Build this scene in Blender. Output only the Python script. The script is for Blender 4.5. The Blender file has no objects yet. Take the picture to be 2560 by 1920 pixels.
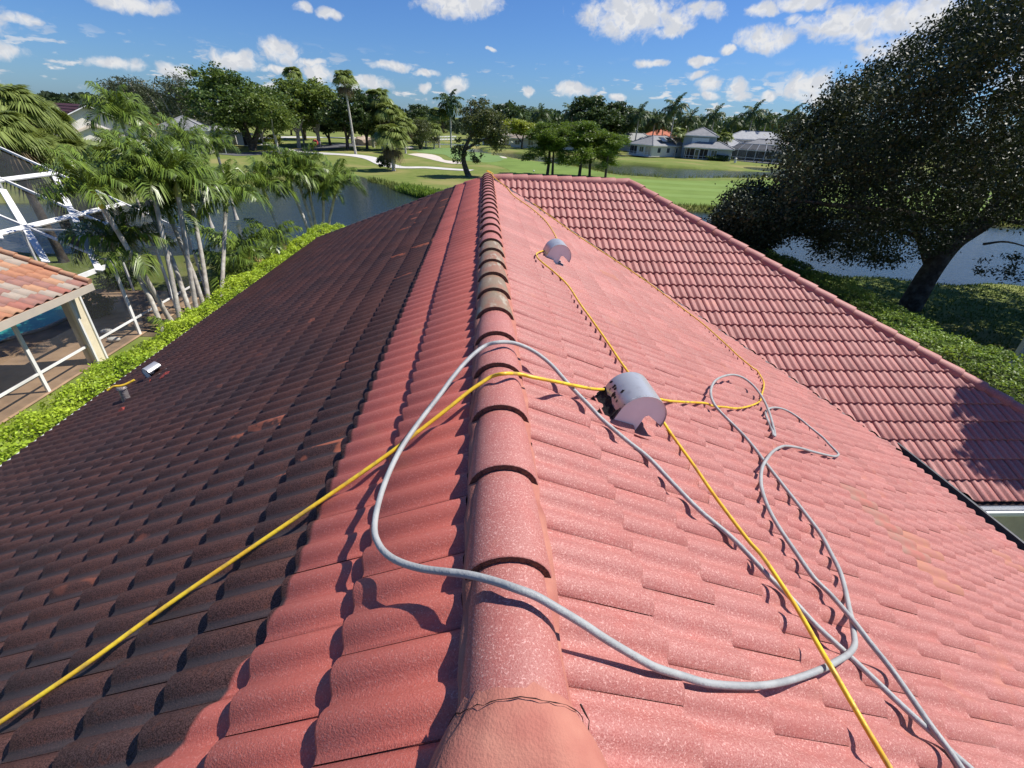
import bpy, bmesh, math, random
import numpy as np
from mathutils import Vector, Matrix
rnd = random.Random(7); rng = np.random.default_rng(11)
scn = bpy.context.scene
COL = scn.collection

# ------------------------------------------------------------------ camera
F, PITCH, ROLL, YAW = 1145.9, 0.5243, 0.0467, 0.0753      # focal (px of a 2560 wide frame), radians
CAMZ = 7.1
fwd = np.array([math.sin(YAW)*math.cos(PITCH), math.cos(YAW)*math.cos(PITCH), -math.sin(PITCH)])
_r = np.array([math.cos(YAW), -math.sin(YAW), 0.0]); _u = np.cross(_r, fwd)
RIGHT = math.cos(ROLL)*_r + math.sin(ROLL)*_u
UP = -math.sin(ROLL)*_r + math.cos(ROLL)*_u
cam_d = bpy.data.cameras.new('camera'); cam = bpy.data.objects.new('camera', cam_d); COL.objects.link(cam)
cam_d.sensor_width = 36; cam_d.lens = 36*F/2560; cam_d.clip_start = .05; cam_d.clip_end = 3000
cam.matrix_world = Matrix(((RIGHT[0], UP[0], -fwd[0], 0), (RIGHT[1], UP[1], -fwd[1], 0), (RIGHT[2], UP[2], -fwd[2], CAMZ), (0, 0, 0, 1)))
scn.camera = cam
scn.view_settings.view_transform = 'Standard'; scn.view_settings.look = 'None'
scn.view_settings.exposure = 0.44; scn.view_settings.gamma = 1; scn.view_settings.use_curve_mapping = False

scn.render.engine = 'CYCLES'; scn.cycles.max_bounces = 6; scn.cycles.diffuse_bounces = 3; scn.cycles.glossy_bounces = 2; scn.cycles.transmission_bounces = 3; scn.cycles.transparent_max_bounces = 10
def ray(x, y): return fwd + RIGHT*(x-1280)/F - UP*(y-960)/F
def gnd(x, y, z=0.0):
    d = ray(x, y); t = (z-CAMZ)/d[2]; return Vector((d[0]*t, d[1]*t, z))
def at(x, y, Y):
    d = ray(x, y)*(Y/ray(x, y)[1]); return Vector((d[0], d[1], d[2]+CAMZ))

# ------------------------------------------------------------------ sun and sky
SUN_AZ, SUN_EL = math.radians(78), math.radians(53)
sd = bpy.data.lights.new('sun', 'SUN'); sd.energy = 4.7; sd.angle = math.radians(.53); sd.color = (1, .94, .86)
so = bpy.data.objects.new('sun', sd); COL.objects.link(so)
S = Vector((math.sin(SUN_AZ)*math.cos(SUN_EL), math.cos(SUN_AZ)*math.cos(SUN_EL), math.sin(SUN_EL)))
so.rotation_euler = S.to_track_quat('Z', 'Y').to_euler(); so.location = (20, 10, 60)

world = bpy.data.worlds.new('World'); scn.world = world; world.use_nodes = True; world.cycles.sampling_method = 'NONE'
def sky():
    nt = world.node_tree; nt.nodes.clear(); N = nt.nodes.new; L = nt.links.new
    out = N('ShaderNodeOutputWorld'); bg = N('ShaderNodeBackground'); L(bg.outputs[0], out.inputs[0]); bg.inputs[1].default_value = .052
    st = N('ShaderNodeTexSky'); st.sky_type = 'NISHITA'; st.sun_disc = False; st.sun_elevation = SUN_EL; st.sun_rotation = SUN_AZ
    st.dust_density = .35; st.air_density = 1.0; st.ozone_density = 2.2
    def M(op, a, b=None, c=None, clamp=False):
        m = N('ShaderNodeMath'); m.operation = op; m.use_clamp = clamp
        for i, v in enumerate((a, b, c)):
            if v is None: continue
            if isinstance(v, (int, float)): m.inputs[i].default_value = v
            else: L(v, m.inputs[i])
        return m.outputs[0]
    def VM(op, a, b=None):
        m = N('ShaderNodeVectorMath'); m.operation = op
        for i, v in enumerate((a, b)):
            if v is None: continue
            if isinstance(v, tuple): m.inputs[i].default_value = v
            else: L(v, m.inputs[i])
        return m.outputs[0]
    def noise(vec, scale, detail, rough=.55):
        n = N('ShaderNodeTexNoise'); L(vec, n.inputs['Vector']); n.inputs['Scale'].default_value = scale
        n.inputs['Detail'].default_value = detail; n.inputs['Roughness'].default_value = rough; return n
    def sstep(v, a, b):
        m = N('ShaderNodeMapRange'); m.interpolation_type = 'SMOOTHSTEP'; L(v, m.inputs[0]); m.inputs[1].default_value = a; m.inputs[2].default_value = b
        return m.outputs[0]
    tc = N('ShaderNodeTexCoord'); sx = N('ShaderNodeSeparateXYZ'); L(tc.outputs['Generated'], sx.inputs[0])
    az = M('ARCTAN2', sx.outputs[0], sx.outputs[1]); el = M('ARCSINE', sx.outputs[2])
    cb = N('ShaderNodeCombineXYZ'); L(az, cb.inputs[0]); L(el, cb.inputs[1]); P = cb.outputs[0]
    wn = noise(P, 24, 3); w = VM('MULTIPLY', VM('SUBTRACT', wn.outputs['Color'], (.5, .5, .5)), (.035, .02, 0)); PW = VM('ADD', P, w)
    fine = noise(PW, 42, 4, .62).outputs[0]
    fine2 = noise(VM('ADD', PW, (-.012, -.014, 0)), 42, 2, .62).outputs[0]
    # the clouds the photograph shows, by bearing and height above the horizon
    CL = [(1150,2,150,46),(1570,40,170,62),(1690,55,85,36),(1755,28,80,24),(1660,82,60,18),(1910,22,60,22),(1985,48,22,16),(1915,95,95,34),(2010,8,90,20),
          (2130,62,150,44),(2300,45,160,46),(2440,50,110,40),(2240,125,95,36),(1815,122,34,14),(1750,152,48,15),(1630,158,60,14),(1745,186,36,12),
          (1775,212,42,24),(1775,240,30,14),(1850,215,38,22),(1850,240,36,18),(1920,240,38,18),(2020,215,95,42),(2050,245,60,22),(1435,226,70,26),
          (760,18,32,16),(820,34,40,18),(330,8,110,22),(50,44,42,16),(700,128,60,38),(590,152,80,26),(690,175,60,14),(440,180,46,22),(300,162,75,14),
          (800,190,60,28),(910,205,100,22),(780,160,60,12),(985,165,80,16),(1070,185,50,12),(1140,215,48,26),(1060,220,22,14),(1545,240,30,12),(1320,228,26,18),
          (930,240,40,12),(1225,122,20,7),(2560,210,80,26),(-60,120,90,26),(2700,100,160,60),(1200,-60,110,40),(1620,-90,150,50),(500,-80,160,50),(-200,30,160,50)]
    def VMA(a, b, c):
        m = N('ShaderNodeVectorMath'); m.operation = 'MULTIPLY_ADD'; L(a, m.inputs[0]); m.inputs[1].default_value = b; m.inputs[2].default_value = c; return m.outputs[0]
    def LEN(a): m = N('ShaderNodeVectorMath'); m.operation = 'LENGTH'; L(a, m.inputs[0]); return m.outputs['Value']
    acc = None
    for (x, y, wx, wy) in CL:
        d = ray(x, y); d = d/np.linalg.norm(d); a0 = math.atan2(d[0], d[1]); e0 = math.asin(d[2])
        k = 1/(F*1.12); sx_, sy_ = 1/(wx*k*.84), 1/(wy*k*.88)
        q = LEN(VMA(PW, (sx_, sy_, 0), (-a0*sx_, -e0*sy_, 0)))
        acc = q if acc is None else M('MINIMUM', acc, q)
    acc = M('SUBTRACT', 1.0, M('MULTIPLY', acc, acc))
    acc = M('MAXIMUM', acc, -1.0)
    dens = sstep(M('ADD', acc, M('MULTIPLY', M('SUBTRACT', fine, .5), 1.9)), .22, 1.0)
    # low band of many small puffs, all round the horizon
    e6 = N('ShaderNodeCombineXYZ'); L(az, e6.inputs[0]); L(M('MULTIPLY', el, 2.0), e6.inputs[1]); L(M('MULTIPLY', el, 3.0), e6.inputs[2])
    bn = noise(VM('ADD', e6.outputs[0], w), 26, 5, .55).outputs[0]
    big = noise(P, 3.1, 1).outputs[0]
    env = M('MULTIPLY', sstep(el, .004, .03), sstep(el, .105, .04))
    band = M('MULTIPLY', sstep(M('ADD', bn, M('MULTIPLY', M('SUBTRACT', big, .5), .35)), .55, .66), env)
    dens = M('MAXIMUM', dens, M('MULTIPLY', band, .85))
    lit = sstep(M('SUBTRACT', fine2, fine), -.09, .05)
    lit = M('MULTIPLY', M('ADD', M('MULTIPLY', lit, .5), .5), 1.0)
    cm = N('ShaderNodeMix'); cm.data_type = 'RGBA'; L(lit, cm.inputs[0]); cm.inputs[6].default_value = (7.4, 8.0, 9.2, 1); cm.inputs[7].default_value = (11.5, 11.5, 11.6, 1)
    tint = N('ShaderNodeMix'); tint.data_type = 'RGBA'; tint.blend_type = 'MULTIPLY'; tint.inputs[0].default_value = 1
    L(st.outputs[0], tint.inputs[6]); tint.inputs[7].default_value = SKY_TINT
    fm = N('ShaderNodeMix'); fm.data_type = 'RGBA'; L(M('MULTIPLY', dens, .97), fm.inputs[0]); L(tint.outputs[2], fm.inputs[6]); L(cm.outputs[2], fm.inputs[7])
    L(fm.outputs[2], bg.inputs[0])
SKY_TINT = (.60, .97, 1.62, 1)
sky()

# ------------------------------------------------------------------ helpers
def link(o, parent=None):
    COL.objects.link(o)
    if parent is not None: o.parent = parent
    return o
def tag(o, label=None, cat=None, group=None, kind=None):
    if label: o['label'] = label
    if cat: o['category'] = cat
    if group: o['group'] = group
    if kind: o['kind'] = kind
    return o
def empty(name, loc=(0, 0, 0), rz=0.0, label=None, cat=None, group=None):
    o = bpy.data.objects.new(name, None); o.location = loc; o.rotation_euler = (0, 0, rz); o.empty_display_size = .2
    link(o); return tag(o, label, cat, group)
def mesh(name, V, Fc, m, parent=None, smooth=False, kind=None, mi=None):
    me = bpy.data.meshes.new(name); me.from_pydata([tuple(v) for v in V], [], [tuple(f) for f in Fc])
    for a in (m if isinstance(m, (list, tuple)) else [m]): me.materials.append(a)
    if smooth: me.polygons.foreach_set('use_smooth', [True]*len(me.polygons))
    if mi is not None: me.polygons.foreach_set('material_index', mi)
    o = bpy.data.objects.new(name, me); link(o, parent)
    if kind: o['kind'] = kind
    return o
def qmesh(name, V, m, parent=None, kind=None, n=4, smooth=False):
    """V: (k*n,3) array, every n verts one separate face"""
    V = np.asarray(V, dtype=np.float32).reshape(-1, 3); k = len(V)//n
    me = bpy.data.meshes.new(name); me.vertices.add(len(V)); me.vertices.foreach_set('co', V.ravel())
    me.loops.add(k*n); me.loops.foreach_set('vertex_index', np.arange(k*n, dtype=np.int32))
    me.polygons.add(k); me.polygons.foreach_set('loop_start', np.arange(0, k*n, n, dtype=np.int32))
    me.update(); me.validate()
    me.materials.append(m)
    o = bpy.data.objects.new(name, me); link(o, parent)
    if kind: o['kind'] = kind
    return o
class MB:
    def __init__(s): s.V = []; s.F = []; s.S = []
    def add(s, V, Fc, smooth=False):
        b = len(s.V); s.V += [tuple(v) for v in V]; s.F += [tuple(i+b for i in f) for f in Fc]; s.S += [smooth]*len(Fc)
    def box(s, c, d, rz=0.0, M=None):
        x, y, z = d[0]/2, d[1]/2, d[2]/2; ca, sa = math.cos(rz), math.sin(rz)
        V = [(sx*x, sy*y, sz*z) for sx in (-1, 1) for sy in (-1, 1) for sz in (-1, 1)]
        V = [Vector((a*ca-b*sa+c[0], a*sa+b*ca+c[1], e+c[2])) for a, b, e in V]
        if M: V = [M @ v for v in V]
        s.add(V, [(0, 1, 3, 2), (4, 6, 7, 5), (0, 4, 5, 1), (2, 3, 7, 6), (0, 2, 6, 4), (1, 5, 7, 3)])
    def beam(s, a, b, w, h, up=(0, 0, 1)):
        a, b = Vector(a), Vector(b); d = (b-a).normalized(); r = d.cross(Vector(up))
        if r.length < 1e-4: r = d.cross(Vector((0, 1, 0)))
        r.normalize(); u = r.cross(d); V = []
        for p in (a, b):
            for i, j in ((-1, -1), (1, -1), (1, 1), (-1, 1)): V.append(p+r*(i*w/2)+u*(j*h/2))
        s.add(V, [(3, 2, 1, 0), (4, 5, 6, 7), (0, 1, 5, 4), (1, 2, 6, 5), (2, 3, 7, 6), (3, 0, 4, 7)])
    def tube(s, pts, r, n=8, caps=True, smooth=True):
        pts = [Vector(p) for p in pts]; R = r if isinstance(r, (list, tuple)) else [r]*len(pts); V = []; Fc = []
        x = None
        for i, p in enumerate(pts):
            d = (pts[min(i+1, len(pts)-1)]-pts[max(i-1, 0)]).normalized()
            if x is None: x = d.cross(Vector((0, 0, 1)) if abs(d.z) < .9 else Vector((1, 0, 0))).normalized()
            x = (x-d*x.dot(d)).normalized(); y = d.cross(x)
            for k in range(n): a = 2*math.pi*k/n; V.append(p+(x*math.cos(a)+y*math.sin(a))*R[i])
        for i in range(len(pts)-1):
            for k in range(n): a, b = i*n+k, i*n+(k+1) % n; Fc.append((a, b, b+n, a+n))
        s.add(V, Fc, smooth)
        if caps: s.add(V[:n][::-1], [tuple(range(n))]); s.add(V[-n:], [tuple(range(n))])
    def build(s, name, m, parent=None, kind=None):
        o = mesh(name, s.V, s.F, m, parent, kind=kind); o.data.polygons.foreach_set('use_smooth', s.S); return o
def catmull(P, k=6):
    P = [np.array(p, float) for p in P]; Q = [2*P[0]-P[1]]+P+[2*P[-1]-P[-2]]; out = []
    for i in range(1, len(Q)-2):
        a, b, c, d = Q[i-1:i+3]
        for j in range(k):
            t = j/k; out.append(.5*((2*b)+(c-a)*t+(2*a-5*b+4*c-d)*t*t+(-a+3*b-3*c+d)*t**3))
    out.append(P[-1]); return [Vector(p) for p in out]
def copy_tree(o, parent=None):
    c = o.copy(); COL.objects.link(c); c.parent = parent
    for ch in list(o.children): copy_tree(ch, c)
    return c

# ------------------------------------------------------------------ materials
def nmat(name, c1, c2=None, scale=4, rough=.7, bump=0, bscale=None, spec=.3, metal=0, detail=4, rand=0, trans=0, c3=None, s3=.3, coord='Object', alpha=None, island=0, lo=.35, hi=.65):
    m = bpy.data.materials.new(name); m.use_nodes = True; nt = m.node_tree; N = nt.nodes.new; L = nt.links.new
    p = nt.nodes['Principled BSDF']; out = nt.nodes['Material Output']
    p.inputs['Roughness'].default_value = rough; p.inputs['Specular IOR Level'].default_value = spec; p.inputs['Metallic'].default_value = metal
    tc = N('ShaderNodeTexCoord'); vec = tc.outputs[coord]
    if coord == 'World': pass
    col = None
    def mixc(f, a, b, bt='MIX'):
        x = N('ShaderNodeMix'); x.data_type = 'RGBA'; x.blend_type = bt
        if isinstance(f, float): x.inputs[0].default_value = f
        else: L(f, x.inputs[0])
        for i, v in ((6, a), (7, b)):
            if isinstance(v, tuple): x.inputs[i].default_value = (*v[:3], 1)
            else: L(v, x.inputs[i])
        return x.outputs[2]
    def nz(sc, d=4, lo=.35, hi=.65):
        n = N('ShaderNodeTexNoise'); n.inputs['Scale'].default_value = sc; n.inputs['Detail'].default_value = d; L(vec, n.inputs['Vector'])
        r = N('ShaderNodeMapRange'); r.inputs[1].default_value = lo; r.inputs[2].default_value = hi; L(n.outputs[0], r.inputs[0]); return r.outputs[0], n.outputs[0]
    col = (*c1,)
    if c2: col = mixc(nz(scale, detail, lo, hi)[0], c1, c2)
    if c3: col = mixc(nz(s3, 3, .5, .68)[0], col, c3)
    if rand or island:
        if rand: oi = N('ShaderNodeObjectInfo'); rv = oi.outputs['Random']; am = rand
        else: g = N('ShaderNodeNewGeometry'); rv = g.outputs['Random Per Island']; am = island
        mr = N('ShaderNodeMapRange'); L(rv, mr.inputs[0]); mr.inputs[3].default_value = 1-am; mr.inputs[4].default_value = 1+am
        cc = N('ShaderNodeCombineColor'); [L(mr.outputs[0], cc.inputs[i]) for i in range(3)]
        col = mixc(1.0, col, cc.outputs[0], 'MULTIPLY')
    if isinstance(col, tuple): p.inputs['Base Color'].default_value = (*col[:3], 1)
    else: L(col, p.inputs['Base Color'])
    if bump:
        _, h = nz(bscale or scale*6, 5); b = N('ShaderNodeBump'); b.inputs['Strength'].default_value = bump; b.inputs['Distance'].default_value = .02
        L(h, b.inputs['Height']); L(b.outputs[0], p.inputs['Normal'])
    sh = p.outputs[0]
    if trans:
        t = N('ShaderNodeBsdfTranslucent'); mx = N('ShaderNodeMixShader'); mx.inputs[0].default_value = trans
        tcol = mixc(.5, col, (min(1, c1[0]*1.6), min(1, c1[1]*1.5), c1[2]*.7))
        L(tcol, t.inputs[0]); L(sh, mx.inputs[1]); L(t.outputs[0], mx.inputs[2]); sh = mx.outputs[0]
    if alpha is not None:
        t = N('ShaderNodeBsdfTransparent'); mx = N('ShaderNodeMixShader'); mx.inputs[0].default_value = alpha
        L(t.outputs[0], mx.inputs[1]); L(sh, mx.inputs[2]); sh = mx.outputs[0]
    L(sh, out.inputs[0]); return m

X0, TP, LR, WL, WR, ER, EC = .0906, .4791, 12.551, 6.75, 6.78, .4371, .3618
ZR = CAMZ-1.28; CP = 1/math.sqrt(1+TP*TP); SP = TP*CP
WW = 3.554                                            # length of the wing ridge
WD = 7.67                                             # plan depth of the wing slope

def paint_mat(name, stain=False, dark_all=False):
    """concrete tile: sprayed red coat, with the old brown surface where the spray did not reach (left slope)"""
    m = bpy.data.materials.new(name); m.use_nodes = True; nt = m.node_tree; N = nt.nodes.new; L = nt.links.new
    p = nt.nodes['Principled BSDF']
    g = N('ShaderNodeNewGeometry'); pos = g.outputs['Position']; sx = N('ShaderNodeSeparateXYZ'); L(pos, sx.inputs[0])
    def M(op, a, b=None, c=None):
        x = N('ShaderNodeMath'); x.operation = op
        for i, v in enumerate((a, b, c)):
            if v is None: continue
            if isinstance(v, (int, float)): x.inputs[i].default_value = v
            else: L(v, x.inputs[i])
        return x.outputs[0]
    def nz(sc, d=3, r=.5, sv=None):
        n = N('ShaderNodeTexNoise'); n.inputs['Scale'].default_value = sc; n.inputs['Detail'].default_value = d; n.inputs['Roughness'].default_value = r
        if sv:
            vm = N('ShaderNodeVectorMath'); vm.operation = 'MULTIPLY'; L(pos, vm.inputs[0]); vm.inputs[1].default_value = sv; L(vm.outputs[0], n.inputs['Vector'])
        else: L(pos, n.inputs['Vector'])
        return n.outputs[0]
    def ss(v, a, b, c=0, d=1):
        x = N('ShaderNodeMapRange'); x.interpolation_type = 'SMOOTHSTEP'; L(v, x.inputs[0]); x.inputs[1].default_value = a; x.inputs[2].default_value = b
        x.inputs[3].default_value = c; x.inputs[4].default_value = d; return x.outputs[0]
    def mix(f, a, b, bt='MIX'):
        x = N('ShaderNodeMix'); x.data_type = 'RGBA'; x.blend_type = bt
        if isinstance(f, (int, float)): x.inputs[0].default_value = f
        else: L(f, x.inputs[0])
        for i, v in ((6, a), (7, b)):
            if isinstance(v, tuple): x.inputs[i].default_value = (*v, 1)
            else: L(v, x.inputs[i])
        return x.outputs[2]
    # sprayed coat
    grain = nz(210, 2, .7); grain2 = nz(135, 2, .7); blot = nz(1.4, 4, .6); blot2 = nz(9, 3, .6)
    red = mix(ss(blot, .35, .7), (.395, .158, .134), (.440, .192, .166))
    red = mix(ss(blot2, .45, .75, 0, .45), red, (.46, .135, .110))
    red = mix(ss(grain, .47, .57, 0, .8), red, (.33, .090, .078))
    red = mix(ss(grain2, .57, .66, 0, .62), red, (.72, .42, .37))
    vo = N('ShaderNodeTexVoronoi'); vo.inputs['Scale'].default_value = 95; L(pos, vo.inputs['Vector'])
    fleck = M('MULTIPLY', ss(vo.outputs['Distance'], .16, .10), ss(nz(40, 1), .58, .62))
    red = mix(ss(nz(5, 4, .6, (.6, 3, .6)), .50, .74, 0, .38), red, (.34, .095, .078))
    slope_light = ss(M('MULTIPLY', M('SUBTRACT', X0, sx.outputs[0]), 1/CP), .13, .22)  # redder left of the ridge; how light differs between the slopes is painted in
    red = mix(M('MULTIPLY', slope_light, .55), red, (.64, .130, .082))
    red = mix(M('MULTIPLY', fleck, .6), red, (.74, .56, .50))
    # streaks of bare clay colour
    red = mix(M('MULTIPLY', ss(nz(2.6, 3, .6), .62, .74), .35), red, (.52, .20, .12))
    # old surface
    ob = mix(ss(nz(1.1, 4, .6), .35, .65), (.175, .080, .064), (.115, .068, .062))
    ob = mix(ss(grain, .44, .58, 0, .8), ob, (.030, .014, .013))
    ob = mix(ss(nz(34, 2), .58, .68, 0, .45), ob, (.16, .065, .045))
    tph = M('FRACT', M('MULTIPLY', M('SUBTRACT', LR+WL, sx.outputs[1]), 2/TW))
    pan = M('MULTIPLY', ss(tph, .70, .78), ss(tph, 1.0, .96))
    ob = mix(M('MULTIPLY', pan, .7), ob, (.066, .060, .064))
    ob = mix(M('MULTIPLY', fleck, .5), ob, (.35, .24, .20))
    # orange sealant runs dribbled over the old tiles
    drip = M('MULTIPLY', ss(nz(1.15, 3, .65, (1.0, 2.6, .7)), .632, .650), ss(nz(6, 3, .7), .42, .5))
    # distance down the left slope from the ridge
    s = M('MULTIPLY', M('SUBTRACT', X0, sx.outputs[0]), 1/CP)
    near = ss(sx.outputs[1], 1.15, .55, 0, .28)
    edge = M('ADD', M('ADD', .925, near), M('MULTIPLY', M('SUBTRACT', nz(5.5, 3), .5), M('ADD', .03, M('MULTIPLY', near, .5))))
    old = ss(M('SUBTRACT', s, edge), -.012, .012)
    ob = mix(M('MULTIPLY', drip, M('MULTIPLY', ss(s, 4.0, 1.0, 0, 1), .85)), ob, (.48, .15, .085))
    col = mix(old, red, ob)
    mrr = N('ShaderNodeMapRange'); L(g.outputs['Random Per Island'], mrr.inputs[0]); mrr.inputs[3].default_value = .88; mrr.inputs[4].default_value = 1.10
    ccc = N('ShaderNodeCombineColor'); [L(mrr.outputs[0], ccc.inputs[i]) for i in range(3)]; col = mix(1.0, col, ccc.outputs[0], 'MULTIPLY')
    if stain:   # bare, lichen-grey ridge tiles not yet sprayed over
        b = mix(ss(nz(7, 4, .6, (1, .5, 1)), .4, .6), (.30, .155, .095), (.25, .20, .13))
        b = mix(ss(nz(14, 3, .6, (1, .3, 1)), .52, .66), b, (.40, .36, .27)); b = mix(ss(grain, .5, .62, 0, .5), b, (.10, .06, .05))
        col = mix(.92, col, b)
    if dark_all: col = ob
    # a few salvaged tiles, ochre and moss-grey, showing through the coat on the right slope
    L(col, p.inputs['Base Color']); p.inputs['Roughness'].default_value = .62; L(ss(old, 0, 1, .5, .14), p.inputs['Specular IOR Level'])
    hn = N('ShaderNodeBump'); hn.inputs['Strength'].default_value = .38; hn.inputs['Distance'].default_value = .004
    L(M('ADD', grain, M('MULTIPLY', grain2, .8)), hn.inputs['Height']); L(hn.outputs[0], p.inputs['Normal'])
    return m
TW = .284
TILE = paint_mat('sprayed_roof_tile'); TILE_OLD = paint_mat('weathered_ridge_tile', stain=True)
TILE_EDGE = nmat('raw_tile_edge', (.22, .10, .075), (.09, .042, .034), 60, .9, .9, 130, c3=(.20, .10, .06), s3=45)
MORTAR = nmat('ridge_mortar', (.47, .20, .145), (.40, .145, .11), 9, .85, .25, 150, c3=(.36, .13, .10), s3=5)
DECK = nmat('roof_underlay', (.03, .014, .013), (.018, .012, .012), 8, .9)
OCHRE = nmat('ochre_tile', (.44, .20, .125), (.42, .17, .14), 6, .7, .3, 90)
MOSS = nmat('mossy_tile', (.34, .20, .155), (.42, .15, .12), 7, .8, .3, 90)
HOSE_G = nmat('grey_hose', (.34, .355, .35), (.40, .41, .40), 12, .5, .2, 90, spec=.35, c3=(.30, .31, .31), s3=9)
HOSE_Y = nmat('yellow_hose', (.82, .60, .035), (.74, .44, .03), 8, .38, .1, 60, spec=.5, c3=(.50, .33, .06), s3=20)
GALV = nmat('galvanised_sheet', (.47, .48, .49), (.42, .43, .45), 5, .36, .05, 20, spec=.5, metal=.4, c3=(.37, .37, .38), s3=11)
GALV_LIT = nmat('lit_vent_front', (.78, .78, .78), (.70, .70, .71), 6, .6, .05, 20, spec=.3)  # paler copy of the galvanised sheet, light on the plate put into its colour
TAR = nmat('black_tar', (.010, .010, .011), (.02, .019, .02), 20, .6, .6, 40, spec=.2)
LEAD = nmat('lead_flashing', (.38, .36, .37), (.22, .19, .18), 25, .4, .8, 30, metal=.4)
SEAL = nmat('red_sealant', (.38, .07, .05), (.30, .055, .04), 12, .5, .5, 50)
WHITE = nmat('white_enamel', (.78, .79, .78), (.70, .71, .70), 3, .4, spec=.4)
WHITEM = nmat('white_aluminium', (.82, .82, .80), (.75, .75, .73), 2, .65, spec=.25, c3=(.62, .62, .60), s3=1.3)
CREAM = nmat('cream_stucco', (.74, .66, .48), (.68, .60, .43), 5, .9, .4, 90)
STUCCO = nmat('pale_stucco', (.66, .64, .57), (.60, .58, .52), 3, .9, .3, 60)
BLUEGREY = nmat('blue_grey_stucco', (.34, .38, .42), (.30, .345, .38), 2, .9, .2, 40)
BEIGE = nmat('beige_stucco', (.50, .44, .36), (.45, .40, .33), 3, .9, .3, 60)
FLASH = nmat('dark_flashing', (.055, .06, .07), (.085, .09, .10), 10, .5, .1, 20, spec=.4)
GLASS = nmat('window_glass', (.03, .04, .05), (.06, .08, .09), 1, .08, spec=.8)
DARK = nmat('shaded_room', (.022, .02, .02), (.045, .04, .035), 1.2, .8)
SCREEN = nmat('insect_screen', (.07, .075, .08), (.10, .105, .11), .8, .8, spec=.1, alpha=.25)
SCREEND = nmat('far_insect_screen', (.05, .055, .06), (.08, .085, .09), 1, .6, alpha=.78)
GREYROOF = nmat('grey_concrete_roof', (.27, .275, .28), (.21, .215, .22), 1.3, .85, .5, 14, c3=(.27, .27, .27), s3=.5)
TANROOF = nmat('tan_concrete_roof', (.32, .27, .22), (.26, .22, .18), 1.3, .85, .5, 14)
WHITEROOF = nmat('white_tile_roof', (.42, .43, .43), (.34, .35, .36), 1.5, .8, .5, 14)
ORANGEROOF = nmat('orange_clay_roof', (.62, .22, .12), (.50, .17, .10), 2, .8, .5, 14)
BROWNROOF = nmat('dark_brown_roof', (.085, .035, .04), (.06, .028, .03), 2, .7, .4, 12)
BARK = nmat('dark_bark', (.10, .080, .062), (.055, .042, .034), 9, .95, 1, 22, c3=(.16, .145, .12), s3=3)
PALMBARK = nmat('ringed_palm_bark', (.55, .51, .44), (.36, .33, .28), 5, .85, .5, 30, c3=(.62, .60, .54), s3=4)
PINEBARK = nmat('pine_bark', (.13, .10, .085), (.07, .055, .048), 6, .95, 1, 20)
SHAFT = nmat('green_crownshaft', (.30, .36, .08), (.42, .44, .10), 4, .4, spec=.5)
SHAFTY = nmat('yellow_crownshaft', (.72, .62, .06), (.55, .52, .06), 5, .4, spec=.5)
def leafm(n, a, b, tr=.3, isl=.35, rough=.45, spec=.35, c3=None, s3=.5): return nmat(n, a, b, .6, rough, spec=spec, trans=tr, island=isl, c3=c3, s3=s3)
OAKLEAF = leafm('oak_leaf', (.027, .042, .015), (.042, .060, .023), .12, .28, .5, .3)
PALMLEAF = leafm('palm_leaflet', (.185, .265, .036), (.075, .125, .022), .12, .4, .36, .45)
PALMLEAFY = leafm('yellowing_palm_leaflet', (.30, .24, .05), (.38, .28, .10), .3, .3)
FANLEAF = leafm('fan_palm_leaf', (.26, .32, .09), (.15, .20, .055), .3, .4, .45, .4)
ROYALLEAF = leafm('royal_palm_leaf', (.075, .12, .034), (.05, .085, .026), .25, .4)
DEADLEAF = leafm('dry_palm_leaf', (.22, .17, .10), (.14, .105, .065), .15, .3, .8, .1)
FICUS = leafm('ficus_leaf', (.11, .165, .034), (.065, .11, .026), .25, .45)
DKLEAF = leafm('dark_leaf', (.055, .09, .026), (.080, .12, .034), .2, .45)
CASU = leafm('casuarina_needle', (.105, .125, .07), (.075, .092, .05), .2, .35)
LTLEAF = leafm('light_leaf', (.17, .23, .048), (.115, .165, .036), .32, .4)
OLIVE = leafm('olive_leaf', (.125, .145, .055), (.085, .105, .04), .25, .4)
YGLEAF = leafm('yellow_green_leaf', (.34, .38, .06), (.22, .28, .05), .35, .35)
PINELEAF = leafm('pine_needle', (.16, .235, .032), (.10, .165, .026), .3, .4)
HEDGEL = leafm('lime_hedge_leaf', (.42, .53, .045), (.26, .38, .03), .35, .5, .5, .3)
HEDGED = leafm('green_hedge_leaf', (.26, .38, .07), (.13, .21, .038), .3, .5, .5, .3)
REDLEAF = leafm('red_bract', (.45, .06, .03), (.3, .05, .03), .3, .3)
FARWOOD = leafm('far_wood_leaf', (.030, .048, .024), (.045, .062, .032), .15, .35, .8, .1)
REEDS = leafm('bank_grass', (.16, .19, .05), (.10, .14, .035), .3, .4)

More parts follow.
